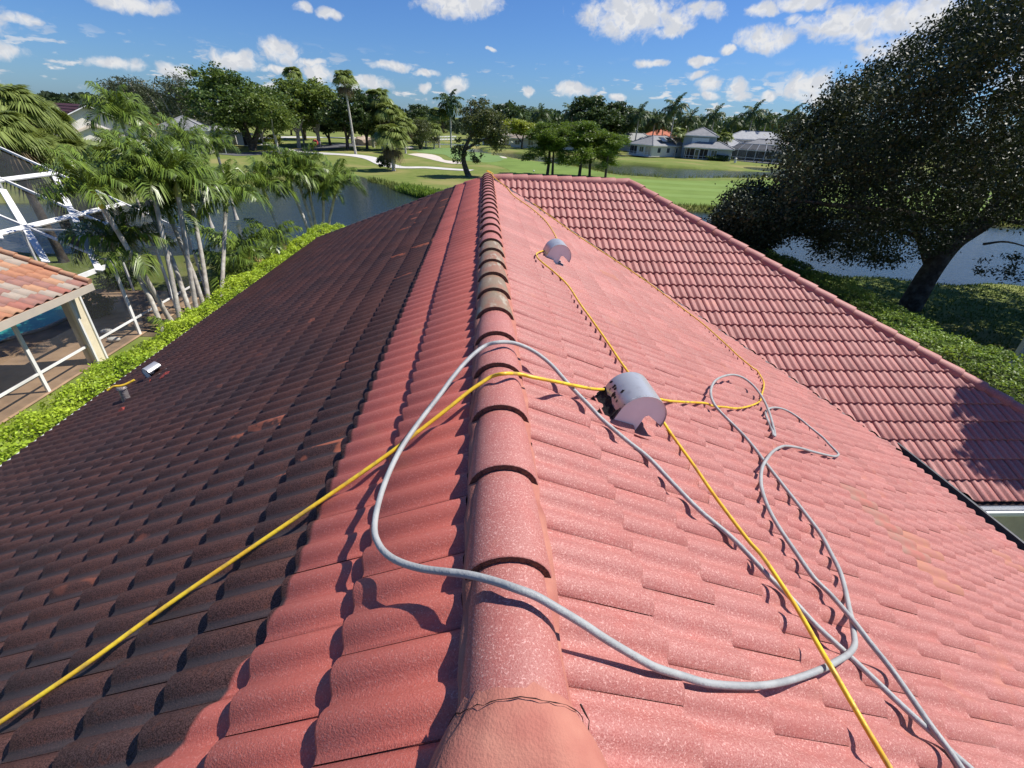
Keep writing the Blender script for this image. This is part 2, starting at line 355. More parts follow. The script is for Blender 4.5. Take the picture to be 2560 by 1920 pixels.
# ------------------------------------------------------------------ terrain
lakes = [
 [(-90, 24), (-60, 25), (-30, 26.5), (-18, 27.2), (-12, 29), (-8.5, 31), (-2, 32.5), (6, 32.5), (12, 31.5), (17, 29), (19.6, 26.2), (26, 25.4), (33, 25.4), (60, 22), (95, 16),
  (95, 44), (60, 45), (47, 45.2), (35, 46.5), (24, 47.3), (16, 48), (4, 48), (-4.5, 49), (-7.6, 51.3), (-9.4, 53.5), (-11.2, 57.3), (-14.8, 62.2), (-17, 66), (-20, 66.5), (-22.5, 60),
  (-24.2, 48), (-26, 43), (-40, 39), (-60, 38), (-90, 38)],
 [(-2, 140), (.4, 126.5), (6.8, 126.2), (12.3, 120.9), (20, 112), (29.2, 105), (39.5, 100.6), (59.5, 100), (90, 100), (150, 96), (150, 76), (90, 80), (51.4, 84.3), (38, 82), (29, 79.5), (22, 81), (17.5, 94), (12, 102),
  (7.6, 108.0), (2.7, 116), (-3, 121), (-6, 130)],
 [(-14, 158), (-2, 160), (-3, 150), (-14, 148)]]
def sdf(PX, PY, poly):
    d = np.full(PX.shape, 1e9); ins = np.zeros(PX.shape, bool); n = len(poly)
    for i in range(n):
        ax, ay = poly[i]; bx, by = poly[(i+1) % n]; ex, ey = bx-ax, by-ay
        t = np.clip(((PX-ax)*ex+(PY-ay)*ey)/(ex*ex+ey*ey), 0, 1)
        d = np.minimum(d, np.hypot(PX-ax-t*ex, PY-ay-t*ey))
        c = ((ay > PY) != (by > PY)); xi = ex*(PY-ay)/(ey if abs(ey) > 1e-9 else 1e-9)+ax
        ins ^= c & (PX < xi)
    return np.where(ins, -d, d)
def hz(PX, PY):
    PX = np.asarray(PX, float); PY = np.asarray(PY, float)
    wob = .5*np.sin(PX*.9+PY*.5)+.4*np.sin(PX*.37-PY*.8)
    d = np.full(PX.shape, 1e9)
    for l in lakes: d = np.minimum(d, sdf(PX, PY, l))
    d = d+wob*.6
    far = np.clip((PY-46)/20, 0, 1)
    b = far*(.22*np.sin(PX*.11+1)*np.cos(PY*.09)+.16*np.sin(PX*.05+PY*.07))
    t = np.clip((d+1.0)/2.4, 0, 1); t = t*t*(3-2*t)
    return (-1.3)*(1-t)+t*b
def axis(lo, a, b, hi, fine, k):
    m = list(np.arange(a, b, fine)); v = b; s = fine; R_ = []
    while v < hi: R_.append(v); s *= k; v += s
    R_.append(hi); v = a; s = fine; L_ = []
    while v > lo: s *= k; v -= s; L_.append(max(v, lo))
    return np.array(sorted(set(np.round(L_+m+R_, 4))))
gx = axis(-1500, -46, 62, 1500, .55, 1.09); gy = axis(-300, 20, 130, 2600, .55, 1.09)
GX, GY = np.meshgrid(gx, gy, indexing='ij'); GZ = hz(GX, GY)
nx, ny = len(gx), len(gy)
idx = np.arange(nx*ny).reshape(nx, ny)
quads = np.stack([idx[:-1, :-1], idx[1:, :-1], idx[1:, 1:], idx[:-1, 1:]], -1).reshape(-1, 4)
me = bpy.data.meshes.new('ground'); me.vertices.add(nx*ny); me.vertices.foreach_set('co', np.stack([GX, GY, GZ], -1).astype(np.float32).ravel())
me.loops.add(len(quads)*4); me.loops.foreach_set('vertex_index', quads.ravel().astype(np.int32)); me.polygons.add(len(quads))
me.polygons.foreach_set('loop_start', np.arange(0, len(quads)*4, 4, dtype=np.int32)); me.update(); me.polygons.foreach_set('use_smooth', [True]*len(quads))
GRASS = nmat('lawn_grass', (.185, .215, .058), (.135, .18, .042), .9, .95, .6, 14, spec=.1, detail=8, c3=(.26, .24, .09), s3=.11)
me.materials.append(GRASS); ground = bpy.data.objects.new('ground', me); link(ground); ground['kind'] = 'structure'

wm = bpy.data.materials.new('lake_water'); wm.use_nodes = True
p = wm.node_tree.nodes['Principled BSDF']; p.inputs['Base Color'].default_value = (.020, .030, .026, 1); p.inputs['Roughness'].default_value = .06; p.inputs['IOR'].default_value = 1.33
_n = wm.node_tree.nodes.new('ShaderNodeTexNoise'); _n.inputs['Scale'].default_value = 2.6; _n.inputs['Detail'].default_value = 5; _n.inputs['Roughness'].default_value = .62
_t = wm.node_tree.nodes.new('ShaderNodeTexCoord'); _v = wm.node_tree.nodes.new('ShaderNodeVectorMath'); _v.operation = 'MULTIPLY'; _v.inputs[1].default_value = (.8, 1.7, 1)
wm.node_tree.links.new(_t.outputs['Object'], _v.inputs[0]); wm.node_tree.links.new(_v.outputs[0], _n.inputs['Vector'])
_b = wm.node_tree.nodes.new('ShaderNodeBump'); _b.inputs['Strength'].default_value = .55; _b.inputs['Distance'].default_value = .06
wm.node_tree.links.new(_n.outputs[0], _b.inputs['Height']); wm.node_tree.links.new(_b.outputs[0], p.inputs['Normal'])
def water(name, x0, x1, y0, y1): mesh(name, [(x0, y0, -.32), (x1, y0, -.32), (x1, y1, -.32), (x0, y1, -.32)], [(0, 1, 2, 3)], wm, kind='structure')
water('lake', -95, 100, 14, 70); water('canal', -16, 155, 73, 162)

def sheet(name, poly, m, off, step=1.0):
    """a draped patch of ground (poly in plan), following the terrain"""
    P = np.array(poly, float); bm = bmesh.new(); x0, y0 = P.min(0)-step; x1, y1 = P.max(0)+step
    vs = [bm.verts.new((x, y, 0)) for x, y in poly]; f = bm.faces.new(vs)
    for a in np.arange(x0, x1, step): bmesh.ops.bisect_plane(bm, geom=bm.verts[:]+bm.edges[:]+bm.faces[:], plane_co=(a, 0, 0), plane_no=(1, 0, 0))
    for a in np.arange(y0, y1, step): bmesh.ops.bisect_plane(bm, geom=bm.verts[:]+bm.edges[:]+bm.faces[:], plane_co=(0, a, 0), plane_no=(0, 1, 0))
    bm.verts.ensure_lookup_table(); xy = np.array([v.co[:2] for v in bm.verts]); z = hz(xy[:, 0], xy[:, 1])
    for v, h in zip(bm.verts, z): v.co.z = h+off
    bmesh.ops.recalc_face_normals(bm, faces=bm.faces[:]); me = bpy.data.meshes.new(name); bm.to_mesh(me); bm.free(); me.materials.append(m)
    if me.polygons and me.polygons[0].normal.z < 0: me.flip_normals()
    o = bpy.data.objects.new(name, me); link(o); o['kind'] = 'structure'; return o
def G2(x, y): g = gnd(x, y); return (g.x, g.y)
def smooth_poly(P, k=3): return [tuple(v[:2]) for v in catmull([(x, y, 0) for x, y in P]+[(*P[0], 0)], k)[:-1]]
GREEN = nmat('putting_green', (.17, .26, .09), (.15, .235, .08), .25, .95, .2, 20, spec=.1)
FAIR = nmat('fairway_grass', (.15, .225, .052), (.175, .25, .062), .35, .95, .4, 16, spec=.1, c3=(.13, .19, .045), s3=.16)
SAND = nmat('bunker_sand', (.62, .56, .48), (.55, .49, .42), 1.2, .95, .5, 12)
PATHM = nmat('cart_path_concrete', (.62, .60, .56), (.54, .52, .49), .9, .9, .3, 20)
ASPH = nmat('asphalt', (.085, .088, .095), (.11, .112, .12), .7, .9, .4, 20)
DECKM = nmat('patio_pavers', (.46, .31, .19), (.36, .24, .145), 2.2, .85, .3, 12, c3=(.19, .13, .09), s3=.7)
DIRT = nmat('leaf_litter', (.10, .075, .045), (.15, .11, .07), 3, .95, .6, 20)
# fairway along the far side of the lake, with mown strips lighter and darker in turn
fair = [(-2, 54), (8, 52.5), (20, 50.5), (34, 49), (60, 48), (95, 47), (95, 74), (52, 79), (34, 76), (24, 75), (20, 80), (15, 92), (8, 102), (2, 108), (-4, 105), (0, 92), (4, 80), (2, 66), (-3, 58)]
sheet('fairway', smooth_poly(fair), FAIR, .012, 2.0)
GREEN2 = nmat('mown_strip', (.19, .275, .075), (.175, .255, .068), .3, .95, .3, 16, spec=.1)
for (a, b, c, d) in [((2, 58), (90, 51.5), (90, 54), (2, 61)), ((6, 66), (88, 58.5), (88, 61.2), (7, 69.5)), ((9, 73), (60, 66.5), (60, 69), (10, 76))]:
    sheet('mown_strip', [a, b, c, d], GREEN2, .022, 3.0)
sheet('putting_green', smooth_poly([G2(1022, 378), G2(1060, 372.5), G2(1130, 371), G2(1200, 373), G2(1240, 381), G2(1262, 394), G2(1240, 404), G2(1190, 404), G2(1130, 396), G2(1110, 388), G2(1060, 385)]), GREEN, .026, 2.0)
sheet('sand_bunker', smooth_poly([G2(1018, 388), G2(1045, 386), G2(1080, 388), G2(1100, 393), G2(1112, 400), G2(1140, 403), G2(1168, 408), G2(1130, 408.5), G2(1098, 403), G2(1060, 395)]), SAND, .035, 1.5)
sheet('sand_bunker', smooth_poly([G2(1012, 366), G2(1025, 366), G2(1034, 372), G2(1018, 376), G2(1008, 376)]), SAND, .035, 1.5)
sheet('sand_bunker', smooth_poly([G2(1182, 375.6), G2(1200, 378), G2(1216, 383), G2(1196, 381)]), SAND, .035, 1.5)
sheet('sand_bunker', smooth_poly([G2(1248, 390), G2(1262, 392), G2(1268, 395), G2(1256, 394)]), SAND, .035, 1.5)
def strip(name, P, w, m, off):
    P = catmull([(*p, 0) for p in P], 6); V = []; Fc = []
    for i, p in enumerate(P):
        d = (P[min(i+1, len(P)-1)]-P[max(0, i-1)]).normalized(); n = Vector((-d.y, d.x, 0)); ww = w[0]+(w[1]-w[0])*i/(len(P)-1)
        for s in (-1, -.33, .33, 1): q = p+n*s*ww/2; V.append((q.x, q.y, 0))
    z = hz(np.array([v[0] for v in V]), np.array([v[1] for v in V])); V = [(v[0], v[1], h+off) for v, h in zip(V, z)]
    for i in range(len(P)-1):
        for k in range(3): a = i*4+k; Fc.append((a, a+1, a+5, a+4))
    o = mesh(name, V, Fc, m, kind='structure')
    if o.data.polygons[0].normal.z < 0: o.data.flip_normals()
    return o
strip('cart_path', [G2(775, 382), G2(820, 385), G2(880, 389), G2(930, 396), G2(965, 408), G2(1000, 415), (-9, 80.3), (-5.5, 78.4), (-3.0, 77.4), (-1.8, 77)], (3.4, 2.1), PATHM, .05)
strip('cart_path', [G2(775, 382), G2(740, 378), G2(690, 366), G2(640, 356), G2(560, 350)], (2.2, 2.2), PATHM, .055)
strip('road', [G2(560, 385), G2(660, 380), G2(780, 374), G2(840, 366), G2(960, 358), G2(1060, 352)], (6, 8), ASPH, .045)
strip('road', [G2(500, 352), G2(700, 347), G2(860, 345), G2(960, 344)], (6, 6), PATHM, .04)

# ------------------------------------------------------------------ the tiled house we stand on
H0 = empty('tiled_house', (0, 0, 0), 0, 'large house whose red sprayed concrete tile roof fills the foreground', 'house')
BCH = CREAM
# tile in local axes: u across (0..TW), v up the slope (0 = front edge), w out of the slope
TW = .284
def profile(t, amp=.031):
    t = t % 1.0
    return amp*math.sin(math.pi*t/.74)**.8 if t < .74 else amp*-.05*math.sin(math.pi*(t-.74)/.26)
def tile_mesh(segs, lip=0.0):
    V = []; Fc = []; mi = []; n = segs*2
    us = [i/n*2 for i in range(n+1)]
    rows = [(0.0, .003), (-.001, .027+lip), (.008, .0335+lip), (EC+.05, -.0035)]
    for (v, h) in rows:
        for t in us: V.append((.0015+t/2*(TW-.003), v, profile(min(t, 1.9999) if t < 2 else 0)+h))
    w = n+1
    for r in range(3):
        for i in range(n): a = r*w+i; Fc.append((a, a+1, a+1+w, a+w)); mi.append(1 if r == 0 else 0)
    b = len(V)       # side lips
    for i in (0, n):
        V.append((V[i][0], 0, -.03)); V.append((V[i][0], EC+.05, -.03))
    Fc += [(b, w, 3*w, b+1), (b+2, b+3, 3*w+n, w+n)]; mi += [0, 0]
    return np.array(V), Fc, mi
tv_left, tf_left, tmi_left = tile_mesh(9, .011); tv_hi, tf_hi, tmi_hi = tile_mesh(9); tv_lo, tf_lo, tmi_lo = tile_mesh(5)
def tile_data(name, tv, tf, tmi):
    me = bpy.data.meshes.new(name); me.from_pydata([tuple(v) for v in tv], [], tf)
    me.materials.append(TILE); me.materials.append(TILE); me.polygons.foreach_set('material_index', tmi)
    me.polygons.foreach_set('use_smooth', [i != 1 for i in tmi]); return me
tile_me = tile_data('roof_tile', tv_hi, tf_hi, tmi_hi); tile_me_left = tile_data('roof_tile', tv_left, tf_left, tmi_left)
tile_ochre = tile_me.copy(); tile_ochre.materials[0] = OCHRE; tile_ochre.materials[1] = OCHRE; tile_moss = tile_me.copy(); tile_moss.materials[0] = MOSS; tile_moss.materials[1] = MOSS
def frame(side):
    """origin at the ridge start, U along the eave, V up the slope, N normal"""
    if side == 'L': return Vector((X0, 0, ZR)), Vector((0, 1, 0))*-1, Vector((CP, 0, SP))
    if side == 'R': return Vector((X0, 0, ZR)), Vector((0, 1, 0)), Vector((-CP, 0, SP))
    return Vector((0, LR, ZR)), Vector((1, 0, 0)), Vector((0, CP, SP))
tiles = []   # (side, matrix, centre, whole)
def inside(side, x, y):
    if side == 'L': return x < X0-.02 and (y-LR) < (X0-x) and (.5-y) < (X0-x)+.0
    if side == 'R': return x > X0+.02 and (LR-y) > (x-X0) and (.5-y) < (x-X0)
    return (LR-y) < (x-X0) and (x-X0-WW) < (LR-y) and x > X0+WR+.16 if (LR-y) > WR else (LR-y) < (x-X0) and (x-X0-WW) < (LR-y)
def M4(O, U, V, W):
    return Matrix(((U.x, V.x, W.x, O.x), (U.y, V.y, W.y, O.y), (U.z, V.z, W.z, O.z), (0, 0, 0, 1)))
for side, ncourse, s0, urange in (('L', 20, .566, (-LR-WL, .5*WL+5)), ('R', 20, .560, (-7, LR)), ('W', 23, .497, (X0-1, X0+WW+WD+.5))):
    O, U, V = frame(side); W = U.cross(V)
    for j in range(ncourse):
        s = s0+EC*j
        if side == 'L' and s*CP > WL+.05: continue
        if side == 'R' and s*CP > WR+.05: continue
        u = urange[0]+(0 if (j % 2 == 0 or side == 'W') else TW/2)
        while u < urange[1]:
            P = O+U*u-V*s
            cs = [P+U*a+V*b for a, b in ((0, 0), (TW, 0), (TW, EC), (0, EC))]
            ok = [inside(side, c.x, c.y) for c in cs]
            if any(ok):
                jit = rnd.gauss(0, .0022); rot = rnd.gauss(0, .0035); Ur = U*math.cos(rot)+V*math.sin(rot); Vr = V*math.cos(rot)-U*math.sin(rot)
                P2 = P+V*rnd.gauss(0, .002)+W*abs(jit)
                c = (cs[0]+cs[2])/2; d = np.array(c-Vector((0, 0, CAMZ))); dep = d@fwd
                if dep > .1:
                    px, py = 1280+F*(d@RIGHT)/dep, 960-F*(d@UP)/dep; vis = -60 < px < 2620 and -40 < py < 2000
                else: vis = False
                tiles.append((side, M4(P2, Ur, Vr, W), dep, all(ok), vis, j, u))
            u += TW
cand = sorted([t for t in tiles if t[3] and t[4]], key=lambda t: t[2])[:300]
chosen = set(id(t) for t in cand)
oddc = [gnd(x, y, 4.9) for x, y in []]
def slope_pt(x, y, side, off=0.0):
    d = ray(x, y); sg = -1 if side == 'L' else 1
    if side == 'W': t = (-1.28+off-TP*LR)/(d[2]-TP*d[1])
    else: t = (-1.28+off+TP*sg*X0)/(d[2]+TP*sg*d[0])
    return Vector((d[0]*t, d[1]*t, d[2]*t+CAMZ))
odd = [(slope_pt(2195, 1285, 'R', .05), 1), (slope_pt(2238, 1310, 'R', .05), 2), (slope_pt(2265, 1350, 'R', .05), 1), (slope_pt(2300, 1395, 'R', .05), 2), (slope_pt(2500, 1390, 'R', .05), 2), (slope_pt(2180, 1262, 'R', .05), 1), (slope_pt(1500, 672, 'R', .05), 2)]
rest = {'L': [], 'R': [], 'W': []}
oddset = {}
for p_, k_ in odd:
    best = min((t for t in tiles if t[0] == 'R' and t[3]), key=lambda t: (t[1] @ Vector((TW/2, EC/2, 0))-p_).length); oddset[id(best)] = k_
for t in tiles:
    if id(t) in chosen or id(t) in oddset:
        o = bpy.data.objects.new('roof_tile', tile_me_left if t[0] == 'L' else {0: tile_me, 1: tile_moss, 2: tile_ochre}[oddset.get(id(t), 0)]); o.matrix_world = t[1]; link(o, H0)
        if id(t) in oddset: o['label'] = 'mismatched ochre or mossy tile showing through the red coat'
    else: rest[t[0]].append(t)
for side, T in rest.items():
    tv_lo, tf_lo, tmi_lo = tile_mesh(5, .011 if side == 'L' else 0.0)
    nv = len(tv_lo); A = np.array([np.array(t[1]) for t in T]); Vh = np.c_[tv_lo, np.ones(nv)]
    VV = np.einsum('kij,nj->kni', A, Vh)[:, :, :3].reshape(-1, 3)
    FF = [tuple(i+k*nv for i in f) for k in range(len(T)) for f in tf_lo]
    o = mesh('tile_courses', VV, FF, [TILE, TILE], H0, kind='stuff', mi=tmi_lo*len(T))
    o.data.polygons.foreach_set('use_smooth', [i != 1 for i in tmi_lo]*len(T))
    bm = bmesh.new(); bm.from_mesh(o.data)
    def cut(co, no):
        bmesh.ops.bisect_plane(bm, geom=bm.verts[:]+bm.edges[:]+bm.faces[:], plane_co=co, plane_no=no, clear_outer=True)
    if side == 'L': cut((X0, LR-.02, 0), (1, 1, 0)); cut((X0, .5, 0), (1, -1, 0)); cut((X0-.03, 0, 0), (1, 0, 0))
    if side == 'R': cut((X0, LR-.03, 0), (1, 1, 0)); cut((X0, .5, 0), (-1, -1, 0)); cut((X0+.03, 0, 0), (-1, 0, 0))
    if side == 'W': cut((X0, LR+.03, 0), (-1, -1, 0)); cut((X0+WW, LR, 0), (1, 1, 0)); cut((0, LR-.03, 0), (0, 1, 0)) ; cut((X0+WR+.15, 0, 0), (-1, 0, 0)) if False else None
    bm.to_mesh(o.data); bm.free()
# the wing below the main eave level: keep only what lies right of the main eave
# decks under the tiles and the unseen slopes behind
ez = ZR-TP*WL; erz = ZR-TP*WR; wz = ZR-TP*WD
A = (X0, .5, ZR); Bp = (X0, LR, ZR); Cw = (X0+WW, LR, ZR)
dk = MB()
d_ = .012
def dn(p, k=d_): return (p[0], p[1], p[2]-k)
LFc = (X0-WL, LR+WL, ez); LNc = (X0-WL, .5-WL, ez)
dk.add([dn(A), dn(Bp), dn(LFc), dn(LNc)], [(0, 1, 2, 3)])
RV = (X0+WR, LR-WR, erz); RN = (X0+WR, .5-WR, erz)
dk.add([dn(A), dn(RN), dn(RV), dn(Bp)], [(0, 1, 2, 3)])
WV = (X0+WR, LR-WR, ZR-TP*WR)
wing_poly = [dn(Bp), dn(WV), (X0+WR+.16, LR-WR-.16, ZR-TP*(WR+.16)-d_), (X0+WR+.16, LR-WD, wz-d_), (X0+WW+WD, LR-WD, wz-d_), dn(Cw)]
dk.add(wing_poly, [(0, 1, 2, 3, 4, 5)])
dk.build('roof_underlay', DECK, H0)
bk = MB()
bk.add([A, (X0-WL, .5-WL, ez), (X0+WR, .5-WR, erz)], [(0, 1, 2)])                            # front hip end, behind us
bk.add([Bp, Cw, (X0+WW+WL, LR+WL, ez), (X0-WL, LR+WL, ez)], [(3, 2, 1, 0)])                   # back slope
bk.add([Cw, (X0+WW+WD, LR-WD, wz), (X0+WW+WD, LR+WL, ez)], [(0, 1, 2)])
bk.build('back_slope', TILE, H0)
# ridge and hip tiles
def ridge_tile_mesh(name, m, r0=.146, r1=.122, Lt=.50, n=10):
    V = []; Fc = []; mi = []; th = .027
    prof = []
    for i in range(n+1):
        a = math.pi*(i/n); prof.append((math.cos(a), math.sin(a)))
    def ring(y, r, lift): return [(c*r*1.0, y, (abs(s)**.86)*r*.98+lift-.135) for c, s in prof]
    R_ = [ring(.001, r0-th, 0), ring(0, r0-.003, 0), ring(.008, r0, 0), ring(Lt*.5, (r0+r1)/2+.001, 0), ring(Lt, r1, 0)]
    for r in R_: V += r
    w = n+1
    for k in range(len(R_)-1):
        for i in range(n): a = k*w+i; Fc.append((a, a+w, a+w+1, a+1)); mi.append(1 if k == 0 else 0)
    me = bpy.data.meshes.new(name); me.from_pydata(V, [], Fc); me.materials.append(m); me.materials.append(TILE_EDGE)
    me.polygons.foreach_set('material_index', mi); me.polygons.foreach_set('use_smooth', [i == 0 for i in mi]); return me
rt = ridge_tile_mesh('ridge_tile', TILE, n=14); rt_old = ridge_tile_mesh('weathered_ridge_tile', TILE_OLD, n=14)
def ridge_run(P0, P1, n0, ex, name, side_up=Vector((0, 0, 1)), me_f=None, count=None, lift=0.0):
    P0, P1 = Vector(P0), Vector(P1); d = (P1-P0).normalized(); x = d.cross(Vector((0, 0, 1))).normalized(); u = x.cross(d)
    n = count or int((P1-P0).length/ex)
    for k in range(n):
        rr = rnd.gauss(0, .006); dd = (d+x*rr).normalized(); xx = dd.cross(u).normalized(); uu = xx.cross(dd)
        P = P0+d*(ex*k+n0)+u*(lift+abs(rnd.gauss(0, .0015)))
        P += u*0.0
        tilt = Matrix.Rotation(-.022, 4, 'X')
        o = bpy.data.objects.new(name, (me_f(k) if me_f else rt)); o.matrix_world = M4(P, xx, dd, uu) @ tilt; link(o, H0)
        if me_f and me_f(k) is rt_old: o['label'] = 'bare tan and lichen grey ridge tile'
RTOP = ZR+.08+.012
ridge_run((X0, .9644-ER, RTOP), (X0, LR, RTOP), 0, ER, 'ridge_tile', me_f=lambda k: rt_old if 6 <= k <= 10 else rt, count=28)
HT = .075
dl = Vector((-1, 1, -TP)); dr = Vector((1, -1, -TP))
nh = int(WL*dl.length/.42)
ridge_run(Vector((X0, LR, ZR+HT))+dl*WL, (X0, LR, ZR+HT), 0, .42, 'hip_tile', count=nh)
ridge_run(Vector((X0+WW, LR, ZR+HT+.045))+dr*WD, Vector((X0+WW, LR, ZR+HT+.045)), 0, .42, 'hip_tile', count=int(WD*dr.length/.42)-0)
ridge_run((X0+WW+.05, LR, ZR+HT+.01), (X0+.25, LR, ZR+HT+.01), 0, .372, 'ridge_tile', count=9)
for sx_, w_, z_ in ((-1, WL, ez), (1, WR, erz)):
    e = Vector((X0, .47, ZR+HT)); dd = Vector((sx_, -1, -TP)); n = int(w_*dd.length/.42)
    ridge_run(e+dd*w_, e, -.10, .42, 'hip_tile', count=n)
# mortar bedding under the ridge and hips
mb = MB()
def bed(P0, P1, w, zt, n=40, seed=1):
    P0, P1 = Vector(P0), Vector(P1); d = (P1-P0); x = d.cross(Vector((0, 0, 1))).normalized(); r = random.Random(seed); V = []; Fc = []
    for i in range(n+1):
        p = P0+d*(i/n)
        for s, h, jx in ((-1, -.10, 1.0), (-1, -.002, .97), (-.55, zt, 1), (.55, zt, 1), (1, -.002, .97), (1, -.10, 1.0)):
            V.append(p+x*(s*w*jx*(1+r.gauss(0, .035)))+Vector((0, 0, h+r.gauss(0, .004))))
    for i in range(n):
        for k in range(5): a = i*6+k; Fc.append((a, a+6, a+7, a+1))
    mb.add(V, Fc, True)
bed((X0, .56, ZR-.008), (X0, LR, ZR-.008), .150, .03, 160, 3)
bed((X0, LR, ZR), Vector((X0, LR, ZR))+dl*WL, .125, .03, 60, 4)
bed((X0+WW, LR, ZR+.03), Vector((X0+WW, LR, ZR+.03))+dr*WD, .135, .04, 60, 5)
bed((X0, LR, ZR), (X0+WW, LR, ZR), .125, .03, 30, 6)
mb.build('mortar_bed', MORTAR, H0)
# valley lining
vm = MB(); a_ = Vector((X0+.05, LR-.05, ZR+.012)); b_ = Vector((X0+WR, LR-WR, erz+.012)); n_ = Vector((1, 1, 0)).normalized()
vm.add([a_-n_*.035+Vector((0, 0, .02)), a_+n_*.035+Vector((0, 0, .02)), b_+n_*.035+Vector((0, 0, .02)), b_-n_*.035+Vector((0, 0, .02))], [(0, 1, 2, 3)])
vm.build('valley_flashing', FLASH, H0)
# lumpy cement cap closing the near end of the ridge
V = []; Fc = []; n = 22; rr = random.Random(5)
rings = [(.585, .150, -.004), (.545, .176, -.002), (.50, .205, -.008), (.455, .240, -.02), (.40, .285, -.045), (.30, .33, -.09), (.12, .38, -.17), (-.06, .42, -.26)]
for (y, r, dz) in rings:
    for i in range(n+1):
        a = math.pi*i/n; k = 1+rr.gauss(0, .014)
        V.append((X0+math.cos(a)*r*k*(1.0), y+rr.gauss(0, .006)-.05*abs(math.cos(a))*(y < .5), ZR-.055+dz+abs(math.sin(a))**.9*.161*k))
for j in range(len(rings)-1):
    for i in range(n): a = j*(n+1)+i; Fc.append((a, a+n+1, a+n+2, a+1))
mesh('ridge_end_cap', V, Fc, MORTAR, H0, smooth=True)
ck = MB(); cr_ = random.Random(8)
ck.tube([(X0+math.cos(a_)*.172, .553+cr_.gauss(0, .0022), ZR-.052+abs(math.sin(a_))**.9*.165) for a_ in [math.pi*(.06+.86*i/26) for i in range(27)]], [.0013*cr_.uniform(.3, 1.3) for _ in range(27)], 5); ck.build('crack', DECK, H0)
ck = MB(); ck.tube([(X0+.165+.006*cr_.gauss(0, 1)+.02*math.sin(i*.5), .60-i*.018, ZR-.025-i*.0075+.03*max(0, math.sin(i*.16))) for i in range(14)], [.0022*cr_.uniform(.3, 1.4) for _ in range(14)], 5); ck.build('crack', DECK, H0)
# fascia, soffit, gutters, walls
fw = MB(); t = .02
for (a, b) in (((X0-WL+.02, .5-WL, ez), (X0-WL+.02, LR+WL, ez)), ((X0-WL, LR+WL-.02, ez), (X0+WW+WD, LR+WL-.02, ez)), ((X0+WR+.17, LR-WD+.02, wz), (X0+WW+WD, LR-WD+.02, wz)), ((X0+WR-.02, .5-WR, erz), (X0+WR-.02, LR-WR-.05, erz))):
    fw.beam(Vector(a)-Vector((0, 0, .12)), Vector(b)-Vector((0, 0, .12)), .03, .2)
fw.build('fascia', WHITE, H0)
def gutter(a, b, out, m, name='gutter', w=.12):
    a, b, o_ = Vector(a), Vector(b), Vector(out); pr = [(0, 0), (0, -.10), (.35, -.115), (.85, -.105), (1, -.06), (1, .0), (.93, .002), (.93, -.055), (.8, -.085), (.1, -.09)]
    V = [p+o_*(x*w)+Vector((0, 0, z)) for p in (a, b) for x, z in pr]; k = len(pr)
    mesh(name, V, [(i, i+1, i+1+k, i+k) for i in range(k-1)], m, H0)
gutter((X0-WL-.01, -6, ez-.02), (X0-WL-.01, 14.9, ez-.02), (-1, 0, 0), WHITE)
gutter((X0-WL-.01, 15.2, ez-.05), (X0-WL-.01, LR+WL-.1, ez-.05), (-1, 0, 0), WHITE)
gutter((X0+WR+.18, LR-WD-.01, wz-.02), (X0+WW+WD, LR-WD-.01, wz-.02), (0, -1, 0), WHITE, w=.14)
gutter((X0+WR+.0, .5-WR, erz+.0), (X0+WR+.0, LR-WR-.02, erz+.0), (1, 0, 0), FLASH, w=.15)
fl = MB(); fl.beam((X0+WR+.16, LR-WR+.1, erz-.02), (X0+WR+.16, .5-WR, erz-.06), .035, .14); fl.build('drip_edge', FLASH, H0)
wl_ = MB(); wl_.box(((X0-WL+.6+X0+WR-.6)/2, (LR+WL-.6+.5-WL+.6)/2, ez/2-.1), (WL+WR-1.2, LR+2*WL-1.2-.0, ez-.2))
wl_.box(((X0+WR+X0+WW+WD-.6)/2-.5, (LR-WD+.6+LR+WL-.6)/2, wz/2-.1), (WW+WD-WR, WD+WL-1.2, wz-.25)); wl_.build('wall', CREAM, H0)

